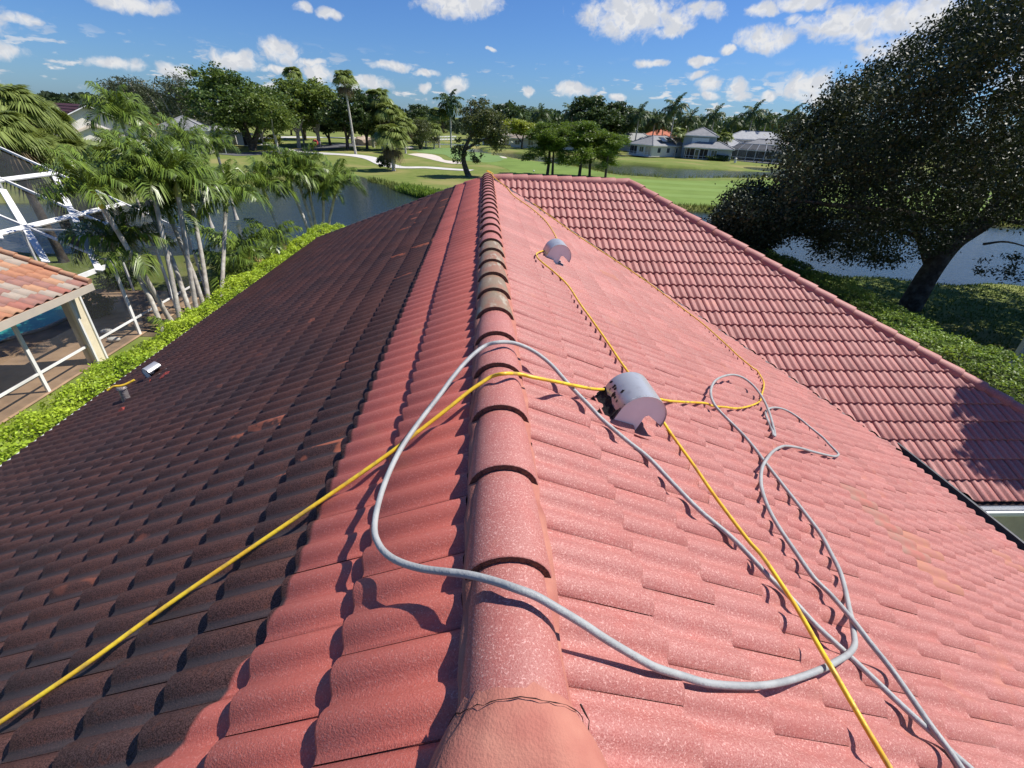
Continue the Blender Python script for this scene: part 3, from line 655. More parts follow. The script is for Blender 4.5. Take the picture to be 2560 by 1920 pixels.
# ------------------------------------------------------------------ hoses
def hose(name, pts, r, m, label, k=5, n=10):
    P = catmull(pts, k); mbh = MB(); mbh.tube(P, r, n); o = mbh.build(name, m)
    tag(o, label, 'hose'); return o
RS = .031+.0335+.012                                   # crown of a tile plus the radius of the hose
def hp(L_):
    out = []
    for q in L_:
        x, y, side = q[0], q[1], q[2]; off = q[3] if len(q) > 3 else RS
        out.append(slope_pt(x, y, side, off))
    return out
def seq(L_, side, off=None): return [(x, y, side)+(() if off is None else (off,)) for x, y in L_]
g = []
g += seq([(2450, 1945), (2425, 1920), (2381, 1882), (2338, 1839), (2294, 1800), (2242, 1752), (2164, 1678), (2108, 1626), (2038, 1561), (1982, 1500), (1925, 1444), (1834, 1348), (1748, 1275), (1679, 1205), (1621, 1144), (1563, 1098), (1505, 1048)], 'R')
g += [(1473, 1014, 'R', .10), (1433, 973, 'R', .115), (1407, 944, 'R', .125), (1375, 909, 'R', .14), (1337, 880, 'R', .15), (1302, 863, 'R', .155), (1274, 856, 'R', .145), (1245, 856, 'L', .135), (1216, 863, 'L', .15), (1187, 883, 'L', .165), (1158, 912, 'L', .165), (1129, 947, 'L', .165), (1100, 987, 'L', .165),
      (1047, 1056, 'L', .165), (1001, 1124, 'L', .162), (968, 1192, 'L', .16), (945, 1262, 'L', .155), (936, 1322, 'L', .15), (946, 1359, 'L', .15), (970, 1388, 'L', .15), (1007, 1408, 'L', .15), (1057, 1422, 'L', .148), (1110, 1429, 'L', .145), (1171, 1437, 'L', .138), (1229, 1451, 'L', .128),
      (1286, 1470, 'R', .128), (1339, 1490, 'R', .145), (1397, 1523, 'R', .15), (1458, 1560, 'R', .14), (1520, 1601, 'R', .12), (1600, 1648, 'R', .10), (1643, 1670, 'R', .092)]
g += seq([(1709, 1691), (1774, 1709), (1860, 1715), (1926, 1711), (1991, 1696)], 'R') + seq([(2056, 1672), (2090, 1654), (2121, 1635), (2136, 1613), (2135, 1587), (2130, 1552)], 'R', RS+.026)
g += seq([(2123, 1522), (2112, 1470), (2099, 1427), (2077, 1383), (2051, 1335), (2010, 1280), (1973, 1233), (1944, 1196)], 'R') + seq([(1912, 1155), (1886, 1120), (1857, 1086), (1828, 1057)], 'R')
g += [(1802, 1031, 'R', .10), (1785, 1010, 'R', .12), (1777, 987, 'R', .13), (1779, 967, 'R', .14), (1790, 950, 'R', .15), (1811, 940, 'R', .16), (1834, 937, 'R', .165), (1857, 944, 'R', .165), (1880, 961, 'R', .155), (1898, 982, 'R', .14), (1912, 1005, 'R', .125), (1924, 1034, 'R', .11), (1932, 1063, 'R', .10), (1937.5, 1086, 'R')]
g += seq([(1934, 1089), (1931, 1077), (1923, 1058), (1915, 1039), (1915, 1028), (1924, 1021), (1941, 1019), (1964, 1025), (1993, 1042), (2025, 1068), (2057, 1094), (2077, 1115), (2091, 1129), (2096, 1136), (2088, 1141), (2068, 1138), (2031, 1129), (1999, 1120), (1967, 1115), (1950, 1118), (1932, 1129)], 'R')
g += seq([(1918, 1146), (1906, 1167)], 'R', RS+.026) + seq([(1902, 1193), (1905, 1225), (1921, 1270), (1947, 1318), (1991, 1383), (2034, 1444), (2077, 1487)], 'R') + seq([(2130, 1548), (2177, 1609)], 'R', RS+.05) + seq([(2229, 1674), (2281, 1748), (2329, 1817), (2368, 1869), (2403, 1920), (2420, 1945)], 'R', RS+.02)
hose('grey_hose', hp(g), .0122, HOSE_G, 'scuffed grey hose looping over the ridge and lying in loops on the right slope')
y1 = [(-200, 1942, 'L', .085), (-90, 1868, 'L', .085), (0, 1806, 'L', .086), (205, 1668, 'L', .088), (410, 1519, 'L', .09), (615, 1379, 'L', .094), (820, 1240, 'L', .10), (960, 1143, 'L', .108), (1060, 1068, 'L', .12), (1129, 1014, 'L', .13), (1172, 979, 'L', .135), (1201, 959, 'L', .135), (1230, 941, 'L', .132), (1262, 934, 'L', .128),
      (1297, 935, 'R', .135), (1331, 943, 'R', .15), (1389, 954, 'R', .155), (1447, 966, 'R', .14), (1488, 973, 'R', .12), (1540, 974, 'R', .09), (1590, 980, 'R'), (1621, 990, 'R'), (1664, 1001, 'R'), (1708, 1005, 'R'), (1762, 1008, 'R'), (1782, 1015, 'R'), (1814, 1018, 'R'), (1842, 1021, 'R'), (1871, 1016, 'R'), (1892, 1008, 'R'), (1902, 999, 'R'), (1905, 984, 'R'),
      (1909, 970, 'R'), (1909, 955, 'R'), (1902, 941, 'R'), (1892, 926, 'R'), (1880, 918, 'R'), (1848, 892, 'R'), (1814, 860, 'R'), (1760, 812, 'R'), (1700, 766, 'R'), (1620, 706, 'R'), (1540, 652, 'R'), (1479, 612, 'R'), (1435, 583, 'R'), (1392, 552, 'R'), (1348, 520, 'R'), (1305, 487, 'R'), (1276, 468, 'R'), (1247, 449, 'R'), (1231, 433, 'R', .11), (1218, 426, 'R', .13)]
hose('yellow_hose', hp(y1), .0102, HOSE_Y, 'bright yellow hose from the lower left corner over the ridge and behind the near vent')
y2 = [(1216, 427, 'R', .13), (1228, 434, 'R', .12), (1238, 446, 'R'), (1266, 468, 'R'), (1285, 490, 'R'), (1322, 516, 'R'), (1360, 548, 'R'), (1386, 585, 'R'), (1392, 608, 'R'), (1370, 622, 'R'), (1344, 632, 'R'), (1342, 640, 'R'), (1351, 652, 'R'), (1392, 686, 'R'), (1421, 715, 'R'), (1450, 759, 'R'), (1479, 799, 'R'), (1508, 840, 'R'), (1528, 869, 'R'), (1551, 904, 'R'), (1575, 937, 'R'),
      (1605, 985, 'R', .115), (1638, 1025, 'R', .10), (1679, 1086, 'R'), (1737, 1167, 'R'), (1787, 1240, 'R', .092), (1866, 1345, 'R', .1), (1904, 1388, 'R', .11), (1950, 1455, 'R', .12), (1991, 1518, 'R', .12), (2056, 1631, 'R', .13), (2078, 1668, 'R', .14), (2121, 1743, 'R', .12), (2175, 1836, 'R', .1), (2225, 1920, 'R'), (2245, 1955, 'R')]
hose('yellow_hose', hp(y2), .0098, HOSE_Y, 'dirty yellow hose running down the right slope past both hooded vents')

# ------------------------------------------------------------------ roof vents
def vent(px, side, label, scale=1.0, ang=0.0, tarred=False):
    P = slope_pt(*px, side, .035); O, U, V = frame(side); W = U.cross(V)
    ax = Vector((math.sin(ang), -math.cos(ang), 0)); ax = (ax-W*ax.dot(W)).normalized(); x = W.cross(ax).normalized()   # ax: plate faces this way
    e = empty('roof_vent', (0, 0, 0), 0, label, 'roof vent', 'hooded roof vents'); e.matrix_world = M4(P, x, -ax, W)
    r, h, Lv, th = .150*scale, .10*scale, .27*scale, .004
    prof = [(r, .092)]+[(r, h)]+[(r*math.cos(a), h+r*math.sin(a)) for a in [math.pi*k/16 for k in range(1, 16)]]+[(-r, h), (-r, 0)]
    V_ = []; k = len(prof)
    for y in (-Lv*.5-.012, -Lv*.5, Lv*.5):
        for (a, b) in prof: V_.append((a*(1.02 if y < -Lv*.5 else 1), y, b))
    for (a, b) in prof: V_.append((a*.96, -Lv*.5-.012, b*.985))
    Fc = [(j*k+i, j*k+i+1, (j+1)*k+i+1, (j+1)*k+i) for j in range(2) for i in range(k-1)]
    hood = mesh('hood', V_, Fc, GALV, e, smooth=True)
    # front plate, notched at the lower right, and plain back plate
    yf = -Lv*.5
    pl = [(-r, -.02*scale), (r*.20, -.04*scale), (r*.14, .115), (r*.26, .132), (r*1.0, .100)]+[(a, b) for a, b in prof[1:-1]]
    V2 = [(a, yf, b) for a, b in pl]+[(a, yf+th, b) for a, b in pl]; q = len(pl)
    mesh('front_plate', V2, [tuple(range(q)), tuple(range(2*q-1, q-1, -1))]+[(i, (i+1) % q, (i+1) % q+q, i+q) for i in range(q)], GALV_LIT, e)
    V3 = [(a, Lv*.5-.002, b) for a, b in prof]; mesh('back_plate', V3, [tuple(range(k))[::-1]], GALV, e)
    b = MB(); b.box((0, .02, .001), (2*r+.10*scale, Lv+.14*scale, .006)); b.build('base_flange', GALV if not tarred else TILE, e)
    if tarred:
        t_ = MB(); rr_ = random.Random(2)
        pts = [(-r-.006, -Lv*.5+Lv*i/9, .035+abs(rr_.gauss(0, .02))) for i in range(10)]
        V4 = []
        for i, (a, y, z) in enumerate(pts): V4 += [(a-.055, y*1.05, -.012), (a-.02, y, .012), (a-.001, y, z+.03*(i % 3 == 0)), (a+.004, y, z+.02)]
        t_.add(V4, [(i*4+j, i*4+j+1, (i+1)*4+j+1, (i+1)*4+j) for i in range(9) for j in range(3)], True); t_.build('tar_seal', TAR, e)
        for i in range(9):
            y = -Lv*.5+Lv*rr_.uniform(0, 1)**1.6; a = math.pi-rr_.uniform(.0, 1)**2.6*.5; q_ = rr_.uniform(.003, .013)
            c = Vector((r*math.cos(a)*1.008, y, h+r*math.sin(a)*1.008)); tn = Vector((-math.sin(a), 0, math.cos(a))); V5 = [c]
            for j in range(9): g_ = j*2*math.pi/9; k5 = q_*rr_.uniform(.5, 1.4); V5.append(c+tn*math.cos(g_)*k5*1.7+Vector((0, 1, 0))*math.sin(g_)*k5*1.1)
            mesh('tar_smear', V5, [(0, 1+j, 1+(j+1) % 9) for j in range(9)], TAR, e)
    return e
vent((1560, 1040), 'R', 'near hooded metal vent with black tar on its left side, hoses passing round it', 1.04, math.radians(5), True)
vent((1383, 650), 'R', 'far hooded metal vent on the right slope with yellow hose at its foot', 1.06, math.radians(6))
vent((392, 935), 'L', 'small galvanised hooded vent low on the dark left slope', .72, math.radians(-28))
# lead pipe sleeve with a scrap of yellow hose on it
P = slope_pt(318, 1002, 'L', .02); e = empty('vent_pipe', P, 0, 'lead wrapped plumbing pipe standing low on the dark left slope', 'pipe')
b = MB(); b.tube([(0, 0, -.05), (0, 0, .08), (.004, 0, .15), (0, .004, .22)], [.062, .05, .051, .048], 14); b.build('sleeve', LEAD, e)
b = MB(); b.tube([(0, 0, .21), (0, 0, .24)], [.068, .055], 14); b.build('collar', LEAD, e)
b = MB(); b.box((0, 0, -.03), (.26, .26, .012)); o = b.build('flashing_plate', LEAD, e); o.rotation_euler = (0, -math.atan(TP), 0)
b = MB(); b.tube(catmull([P+Vector(v) for v in [(-.15, -.06, .21), (-.08, -.02, .25), (0, .0, .252), (.06, .03, .262), (.15, .09, .30)]], 4), .017, 8)
tag(b.build('hose_scrap', HOSE_Y), 'short scrap of yellow hose lying across the lead pipe', 'hose')
def blob(name, px, w, l, m, side='L', parent=H0, rot=0):
    P = slope_pt(*px, side, .075); O, U, V = frame(side); W = U.cross(V); V_ = [P+W*.012]; n = 14; r_ = random.Random(int(px[0]))
    for i in range(n): a = 2*math.pi*i/n; k = 1+r_.gauss(0, .22); V_.append(P+U*math.cos(a)*w*k+V*math.sin(a)*l*k-W*.03)
    mesh(name, V_, [(0, 1+i, 1+(i+1) % n) for i in range(n)], m, parent)
blob('sealant_patch', (415, 932), .07, .17, SEAL); blob('sealant_patch', (376, 950), .045, .04, SEAL); blob('sealant_patch', (305, 1020), .04, .10, SEAL)

# ------------------------------------------------------------------ leaves
def rand_unit(n): v = rng.normal(size=(n, 3)); return v/np.linalg.norm(v, axis=1, keepdims=True)
def leaf_quads(C, size, aspect=.55, nrm=None, jitter=.35, droop=0.0):
    """pointed quads centred on C (n,3)"""
    n = len(C); A = rand_unit(n)
    if droop: A[:, 2] -= droop; A /= np.linalg.norm(A, axis=1, keepdims=True)
    if nrm is None: B = rand_unit(n)
    else: B = nrm+rand_unit(n)*jitter
    T = np.cross(B, A); T /= np.linalg.norm(T, axis=1, keepdims=True)+1e-9; A2 = np.cross(T, B/np.linalg.norm(B, axis=1, keepdims=True)); A2 /= np.linalg.norm(A2, axis=1, keepdims=True)+1e-9
    s = size*(rng.uniform(.65, 1.3, size=(n, 1)))
    return np.stack([C-A2*s, C+T*s*aspect, C+A2*s, C-T*s*aspect], 1).reshape(-1, 3)
def limb(m, pts, r0, r1, n=8): P = catmull(pts, 4); m.tube(P, [r0+(r1-r0)*i/(len(P)-1) for i in range(len(P))], n)

# hedges
def hedge(name, x0, x1, y0, y1, h, m, label, n, core, size):
    e = empty(name, ((x0+x1)/2, y0, 0), 0, label, 'hedge'); c = ((x0+x1)/2, y0, 0)
    L_ = y1-y0; w = x1-x0
    def hgt(Y): return h+.07*np.sin(Y*2.1)+.06*np.sin(Y*.83+1)+.05*np.sin(Y*5.3)
    Y = rng.uniform(y0, y1, n); k = rng.random(n); X = np.empty(n); Z = np.empty(n); Nn = np.zeros((n, 3)); H_ = hgt(Y)
    top = k < .55; l = (k >= .55) & (k < .80); r = k >= .80
    X[top] = rng.uniform(x0, x1, top.sum()); edge = np.minimum(X[top]-x0, x1-X[top])
    Z[top] = H_[top]-.25*np.exp(-edge/.12)+.05*np.sin(X[top]*9+Y[top]*7)+rng.normal(0, .035, top.sum())+np.abs(rng.normal(0, .04, top.sum()))
    Nn[top] = (0, 0, 1)
    Z[l] = rng.uniform(0.1, 1, l.sum())*H_[l]; X[l] = x0+.06*np.sin(Y[l]*5+Z[l]*4)+rng.normal(0, .05, l.sum()); Nn[l] = (-.8, 0, .5)
    Z[r] = rng.uniform(0.1, 1, r.sum())*H_[r]; X[r] = x1+.06*np.sin(Y[r]*5+Z[r]*4)+rng.normal(0, .05, r.sum()); Nn[r] = (.8, 0, .5)
    C = np.stack([X, Y, Z], 1)-np.array(c)
    o = qmesh('foliage', leaf_quads(C, size, .55, Nn, .9), m, e, kind='stuff')
    b = MB(); b.box((0, L_/2, h*.46), (w-.16, L_-.1, h*.92-.14)); b.build('shade_core', core, e)  # plain box whose dark colour stands for shade among the leaves
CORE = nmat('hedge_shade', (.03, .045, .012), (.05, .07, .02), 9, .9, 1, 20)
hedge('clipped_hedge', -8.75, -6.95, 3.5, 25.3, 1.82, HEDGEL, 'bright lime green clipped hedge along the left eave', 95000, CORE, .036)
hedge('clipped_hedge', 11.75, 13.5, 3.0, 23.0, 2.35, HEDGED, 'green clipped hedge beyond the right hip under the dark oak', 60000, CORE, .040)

# ------------------------------------------------------------------ broadleaf trees
def crown_mesh(name, m, blobs, n, size, aspect=.6, droop=0, shell=.65, wind=0, parent=None, sub=9, csz=.38):
    """blobs: (cx,cy,cz,rx,ry,rz). Leaves sit in clumps spread over each blob's shell"""
    vol = np.array([b[3]*b[4]*b[5] for b in blobs])**.667; vol /= vol.sum(); C = []
    for b, v in zip(blobs, vol):
        k = max(4, int(sub*len(blobs)*v)); d = rand_unit(k); rad = shell+(1-shell)*rng.random((k, 1))
        cc = d*rad*np.array(b[3:6])+np.array(b[:3]); nn = int(n*v/k)+1
        for c in cc:
            o = rng.normal(size=(nn, 3))*csz*np.array([b[3], b[4], b[5]*.8])*.5
            o[:, 2] -= droop*np.abs(o[:, 0])*.3
            if wind: o[:, 0] -= wind*np.abs(o[:, 2])*1.0
            C.append(c+o)
    C = np.concatenate(C); return qmesh(name, leaf_quads(C, size, aspect), m, parent, n=4)
def ell(c, r, n, k=.42, zk=.8, flat=None):
    out = []
    for _ in range(n):
        d = rand_unit(1)[0]; d[2] = d[2] if flat is None else max(d[2], flat); q = .25+.6*rng.random()
        s = k*(.7+.6*rng.random()); out.append((c[0]+d[0]*r[0]*q, c[1]+d[1]*r[1]*q, c[2]+d[2]*r[2]*q, r[0]*s, r[1]*s, r[2]*s*zk))
    return out
protos = {}
def proto(kind):
    """returns (list of (name, mesh) parts, unit height)"""
    if kind in protos: return protos[kind]
    e = bpy.data.objects.new('p', None); parts = []
    def tk(name, m, build):
        b = MB(); build(b); o = b.build(name, m); parts.append((name, o.data)); bpy.data.objects.remove(o)
    def cr(*a, **k):
        o = crown_mesh('crown', *a, **k); parts.append(('crown', o.data)); bpy.data.objects.remove(o)
    if kind == 'ficus':      # 16 m
        tk('trunk', BARK, lambda b: (limb(b, [(0, 0, -.3), (-.4, 0, 2), (-1.6, 0, 5), (-3, 0, 8)], .62, .22), limb(b, [(0, 0, .4), (.8, .3, 3), (2.4, 0, 6), (4, .4, 9)], .5, .2), limb(b, [(0, 0, 1), (-.2, -.6, 5), (.4, -1, 10)], .4, .15)))
        cr(FICUS, ell((0, 0, 9.2), (9.4, 7, 6.6), 34, .33, .7), 17000, .24, sub=14, csz=.42); H = 16
    elif kind == 'dark':     # rounded dark tree, 12 m
        tk('trunk', BARK, lambda b: (limb(b, [(0, 0, -.3), (.1, 0, 2.5), (-.6, .2, 7)], .4, .15), limb(b, [(0, 0, 1.5), (1.2, .2, 4), (2.2, 0, 7)], .26, .1)))
        cr(DKLEAF, ell((0, 0, 7.4), (5.6, 5, 4.4), 26, .34, .8), 12000, .25, sub=12); H = 12
    elif kind == 'casuarina':
        def bb(b):
            for i in range(6):
                x = -5+2*i; limb(b, [(x*.8, 0, -.2), (x-.4, .3, 5), (x-2.2, .3, 11)], .26, .08, 6)
        tk('trunk', PALMBARK, bb)
        bl = []
        for i in range(34):
            x = rng.uniform(-8, 7.5); z = rng.uniform(4, 13-abs(x)*.35); bl.append((x-(z-6)*.25, rng.uniform(-2, 2), z, rng.uniform(1.3, 2.4), 1.5, rng.uniform(1.0, 2.0)))
        cr(CASU, bl, 12000, .26, .3, wind=.9, sub=10, csz=.6); H = 14
    elif kind == 'light':
        tk('trunk', PALMBARK, lambda b: (limb(b, [(0, 0, -.3), (.1, 0, 3), (-.5, .2, 8)], .28, .1), limb(b, [(0, 0, 2), (1.2, .2, 5), (2.2, 0, 8.4)], .2, .07), limb(b, [(0, 0, 2.4), (-1.4, .2, 5), (-2.6, 0, 7.4)], .18, .07)))
        cr(LTLEAF, ell((0, 0, 7.6), (4.8, 4.4, 4.6), 24, .32, .8), 9000, .21, sub=11, csz=.5); H = 12.4
    elif kind == 'olive':
        tk('trunk', BARK, lambda b: [limb(b, [(0, 0, -.3), (x*.3, 0, 1.5), (x, .2, 4)], .16, .06) for x in (-1.8, -.8, .4, 1.6)])
        cr(OLIVE, ell((0, 0, 3.8), (3.8, 3.2, 3.0), 20, .36, .9), 8000, .17, .35, sub=11, csz=.5); H = 6.9
    elif kind == 'yellow':
        tk('trunk', BARK, lambda b: (limb(b, [(0, 0, -.3), (0, 0, 1.6), (.3, 0, 4.5)], .25, .1), limb(b, [(0, 0, 1.4), (-1, .2, 3), (-1.6, 0, 4.5)], .16, .07)))
        cr(YGLEAF, ell((0, 0, 4.9), (3.4, 3.2, 2.7), 18, .38, .8), 6500, .2, sub=10); H = 7.6
    elif kind == 'leaning':  # leaning, open crown, ivy on the stem
        tk('trunk', BARK, lambda b: (limb(b, [(.5, 0, -.3), (0, 0, 1.0), (-.3, 0, 2.6), (.3, 0, 4.6), (2.0, 0, 7.2)], .42, .16), limb(b, [(0, 0, 3.6), (2.0, .2, 4.8), (4.2, 0, 5.6)], .2, .07), limb(b, [(.6, 0, 5), (.8, -.4, 7.2), (.6, 0, 9)], .18, .07)))
        bl = ell((2.6, 0, 7.4), (3.1, 3.0, 4.0), 20, .36, .85, None)+[(-.9, 0, 3.0, .9, .9, 1.4), (-.8, 0, 4.2, .6, .6, .8), (4.3, 0, 4.6, 1.3, 1.3, 1.2), (1.4, 0, 5.2, 1.0, 1, 1.1), (1.3, 0, 2.9, .8, .8, 1.0)]
        cr(OLIVE, bl, 12000, .15, .5, sub=12, csz=.48); H = 11.2
    elif kind == 'pine':
        def bb(b):
            limb(b, [(0, 0, -.3), (.1, 0, 3), (0, .1, 6), (.1, 0, 8.2)], .17, .05)
            for i in range(10): z = 2.6+i*.5; a = i*2.4; limb(b, [(0, 0, z), (math.cos(a)*.9, math.sin(a)*.8, z+.35), (math.cos(a)*1.9, math.sin(a)*1.5, z+.5)], .05, .02, 5)
        tk('trunk', PINEBARK, bb)
        bl = [(-2.1, 0, 2.9, .8, .8, .6), (1.5, .2, 2.6, .7, .7, .6), (-1.3, -.6, 3.9, 1.0, 1, .8)]+ell((0, 0, 6.0), (2.3, 2.2, 2.5), 20, .32, .7)
        cr(PINELEAF, bl, 14000, .13, .35, sub=14, csz=.55); H = 8.7
    if parts:
        me = parts[-1][1]; co = np.empty(len(me.vertices)*3, np.float32); me.vertices.foreach_get('co', co); H = float(np.percentile(co.reshape(-1, 3)[:, 2], 99.3))
    protos[kind] = (parts, H); return protos[kind]
def tree(kind, px, ytop, Y, label, wide=1.0, rz=0.0, name=None, group=None, flip=1):
    parts, H = proto(kind); top = at(px, ytop, Y); s = max(.2, top.z/H)
    e = empty(name or {'ficus': 'ficus_tree', 'pine': 'pine_tree', 'casuarina': 'casuarina_tree', 'olive': 'bushy_tree', 'yellow': 'flowering_tree', 'leaning': 'leaning_tree'}.get(kind, 'broadleaf_tree'), (top.x, top.y, float(hz(top.x, top.y))), rz, label, 'tree', group)
    k_ = {'pine': 1.85, 'leaning': 1.2, 'yellow': 1.45, 'casuarina': 1.1}.get(kind, 1.36); e.scale = (s*wide*k_*flip, s*wide*k_, s)
    for nm, me in parts: link(bpy.data.objects.new(nm, me), e)
    return e
tree('ficus', 590, 172, 103, 'tallest broad dome shaped ficus tree, left of the middle behind the near palms')
tree('casuarina', 390, 188, 112, 'windswept grey green casuarina trees standing left of the big domed ficus', 1.05)
tree('casuarina', 320, 216, 118, 'lower windswept casuarina at the left end of the grove', .6)
tree('light', 718, 196, 112, 'feathery tree right of the big domed ficus, under a palm top', 1.0)
tree('light', 775, 216, 116, 'light green feathery tree left of the tall thin palm', 1.05, 1.2)
tree('dark', 850, 222, 108, 'dark forked tree behind the tall thin palm', .75)
tree('light', 668, 236, 96, 'low leafy tree at the right foot of the domed ficus', .8, 2.0)
tree('dark', 905, 250, 112, 'dark green tree between the tall thin palm and the cluster of fan palms', .7, 1)
tree('light', 925, 300, 118, 'small pale tree behind the boulders', .6, 2)
tree('olive', 1048, 302, 118, 'olive green willowy bush tree at the back of the putting green')
tree('light', 1062, 296, 132, 'pale green tree behind the willowy bush', .9, 1.5)
tree('light', 640, 262, 120, 'leafy tree behind the right half of the domed ficus', 1.1, 3)
tree('ficus', 745, 240, 135, 'broad tree behind the road between the ficus and the thin palm', .8, 1)
tree('dark', 812, 262, 122, 'dark leafy tree left of the tall thin palm trunk', .95, 3)
tree('light', 870, 262, 130, 'pale feathery tree right of the tall thin palm trunk', .9, 4)
tree('dark', 960, 285, 140, 'dark tree behind the shaggy fan palms', .9, 5)
tree('dark', 530, 286, 128, 'dark tree behind the left side of the domed ficus', 1.0, 5)
tree('dark', 1030, 262, 150, 'dark spreading tree on the skyline left of the leaning tree', 1.0)
tree('leaning', 1163, 250, 68.9, 'leaning tree with ivy on its trunk beside the cart path', .95)
tree('dark', 1245, 262, 185, 'dark dense tree mass behind the brown roofed house', 1.35)
tree('dark', 1300, 268, 200, 'dark rounded tree rising behind the yellow green tree', 1.0, 1)
tree('yellow', 1308, 300, 140, 'yellow green round tree on the canal bank')
tree('dark', 1505, 242, 150, 'big dark spreading tree rising above the pines', 1.1, 2)
tree('dark', 1550, 258, 155, 'dark tree joined to the right side of the big one above the pines', .9, 1)
tree('pine', 1377, 311, 73.6, 'dark bushy pine, leftmost of the pines beyond the wing ridge', .95)
tree('pine', 1390, 322, 71.8, 'smaller pine close behind the right side of the leftmost pine', .85, 2)
tree('pine', 1462, 306, 72.7, 'bright topped middle pine beyond the wing ridge', .98, 1)
tree('pine', 1487, 326, 74.5, 'pine crowding behind the bright topped middle one', .9, 3)
tree('pine', 1528, 334, 72.3, 'small round pine, rightmost of the pines beyond the wing ridge', .9, 4)
tree('olive', 470, 300, 92, 'grey green shrub tree in front of the grey roofed house', .8)
# windows of foliage behind the left palms
tree('dark', 130, 246, 190, 'dark treetop on the skyline behind the gabled house', 1.6)
tree('dark', 860, 288, 155, 'low dark tree across the road under the palms', 1.1, 2)
tree('dark', 720, 290, 160, 'low dark tree across the road behind the white house', 1.3, 1)

# ------------------------------------------------------------------ palms
def frond_mesh(name, m, Lf=2.0, pairs=26, leaf=.55, arch=.9, wid=.05, up=.5, wind=0, seed=0, sep=1, rach=None):
    """feather leaf: stalk in the xz plane leaving the origin, leaflets in pairs"""
    r = np.random.default_rng(seed); Q = []; P = []
    for i in range(pairs+6):
        t = i/(pairs+5); a = up-arch*2.0*t**1.25
        P.append((t, a))
    pts = [np.zeros(3)]
    for t, a in P[1:]: pts.append(pts[-1]+np.array([math.cos(a), 0, math.sin(a)])*Lf/(pairs+5))
    pts = np.array(pts)
    for i in range(4, len(pts)-1):
        t = i/(len(pts)-1); d = pts[i+1]-pts[i]; d /= np.linalg.norm(d); l = leaf*(math.sin(math.pi*min(1, .18+t*.86))**.6)*r.uniform(.85, 1.1)
        for s in (-1, 1):
            side = np.array([0, s, 0]); n = np.cross(d, side)*s; n = n if n[2] > 0 else -n
            dirv = d*.62+side*.74+n*.16+r.normal(0, .14, 3); dirv /= np.linalg.norm(dirv); w = np.cross(dirv, n); w /= np.linalg.norm(w)
            b = pts[i]; mid = b+dirv*l*.5; tip = b+dirv*l+np.array([-wind*.2, 0, -.62*l])
            hw = w*wid*.5
            Q.append([b, mid+hw, tip, mid-hw])
    w0 = .022*Lf/2
    for i in range(0, len(pts)-1, 2):
        j = min(i+2, len(pts)-1); sd_ = np.array([0, w0*(1-i/len(pts)), 0]); Q.append([pts[i]-sd_, pts[i]+sd_, pts[j]+sd_*.8, pts[j]-sd_*.8])
    o = qmesh(name, np.array(Q).reshape(-1, 3), m); me = o.data; bpy.data.objects.remove(o); return me
def fan_mesh(name, m, Lp=1.1, R_=.95, seg=30, droop=.35, up=.5, seed=0):
    r = np.random.default_rng(seed); Q = []
    e = np.array([math.cos(up)*Lp, 0, math.sin(up)*Lp-.12]); Q.append([(0, -.015, 0), (0, .015, 0), e+np.array([0, .01, 0]), e-np.array([0, .01, 0])])
    base = np.array([math.cos(up*.4), 0, math.sin(up*.4)])
    for k in range(seg):
        a = (k/(seg-1)-.5)*4.1; l = R_*(1-.18*abs(a)/2)*r.uniform(.9, 1.08); d = base*math.cos(a)+np.array([0, 1, 0])*math.sin(a)
        nn = np.array([-base[2], 0, base[0]]); w = np.cross(d, nn); w /= np.linalg.norm(w)
        mid = e+d*l*.55+nn*.06; tip = e+d*l-np.array([0, 0, droop*l*(1+.6*r.random())]); hw = w*l*.062
        Q.append([e, mid+hw, tip, mid-hw])
    o = qmesh(name, np.array(Q, dtype=float).reshape(-1, 3), m); me = o.data; bpy.data.objects.remove(o); return me
fr = [frond_mesh('frond', PALMLEAF, 1.95, 46, .78, a, .052, u, seed=i) for i, (a, u) in enumerate([(.62, 1.15), (.8, .9), (.9, .6), (.95, .35), (.5, 1.4)])]
fr_y = frond_mesh('dry_frond', PALMLEAFY, 1.9, 24, .5, .9, .05, .1, seed=9)
def palm_stem(e, base, top, r0, r1, m, bulge=.3, n=12, name='trunk', rings=True):
    b = MB(); base, top = Vector(base), Vector(top); mid = (base+top)/2+Vector((bulge*(base.x-top.x)*.4, 0, -.02))
    P = catmull([base, base.lerp(mid, .5)+Vector((0, 0, 0)), mid, mid.lerp(top, .55), top], 12)
    R_ = []
    for i in range(len(P)):
        t = i/(len(P)-1); R_.append((r0+(r1-r0)*t**.6)*(1+(.045 if (i % 2 == 0 and rings) else 0))+(.06*max(0, 1-t*9)))
    b.tube(P, R_, n); b.build(name, m, e); return (P[-1]-P[-4]).normalized()
def xmas_palm(base, crown, label, nf=13, scale=1.0, shaft=SHAFT, r=.075, group='slender palms beside the screen enclosure'):
    base = Vector(base); crown = Vector(crown); e = empty('palm_tree', base, 0, label, 'palm tree', group)
    c = crown-base; d = palm_stem(e, (0, 0, -.1), c-Vector((0, 0, .0)), r*1.15, r*.85, PALMBARK)
    b = MB(); b.tube([c, c+d*.3*scale, c+d*.62*scale], [r*1.25, r*1.1, r*.6], 10); b.build('crownshaft', shaft, e); h = c+d*.55*scale
    a0 = rnd.random()*6.28
    for k in range(nf):
        a = a0+k*2.399; lvl = k/nf; me = fr[4] if lvl < .15 else fr[0] if lvl < .4 else fr[1] if lvl < .7 else fr[2] if lvl < .9 else fr[3]
        o = bpy.data.objects.new('frond', me); link(o, e); o.location = h; s = scale*rnd.uniform(.88, 1.1)
        o.scale = (s, s, s); o.rotation_euler = (rnd.gauss(0, .22), rnd.gauss(0, .1), a)
    return e
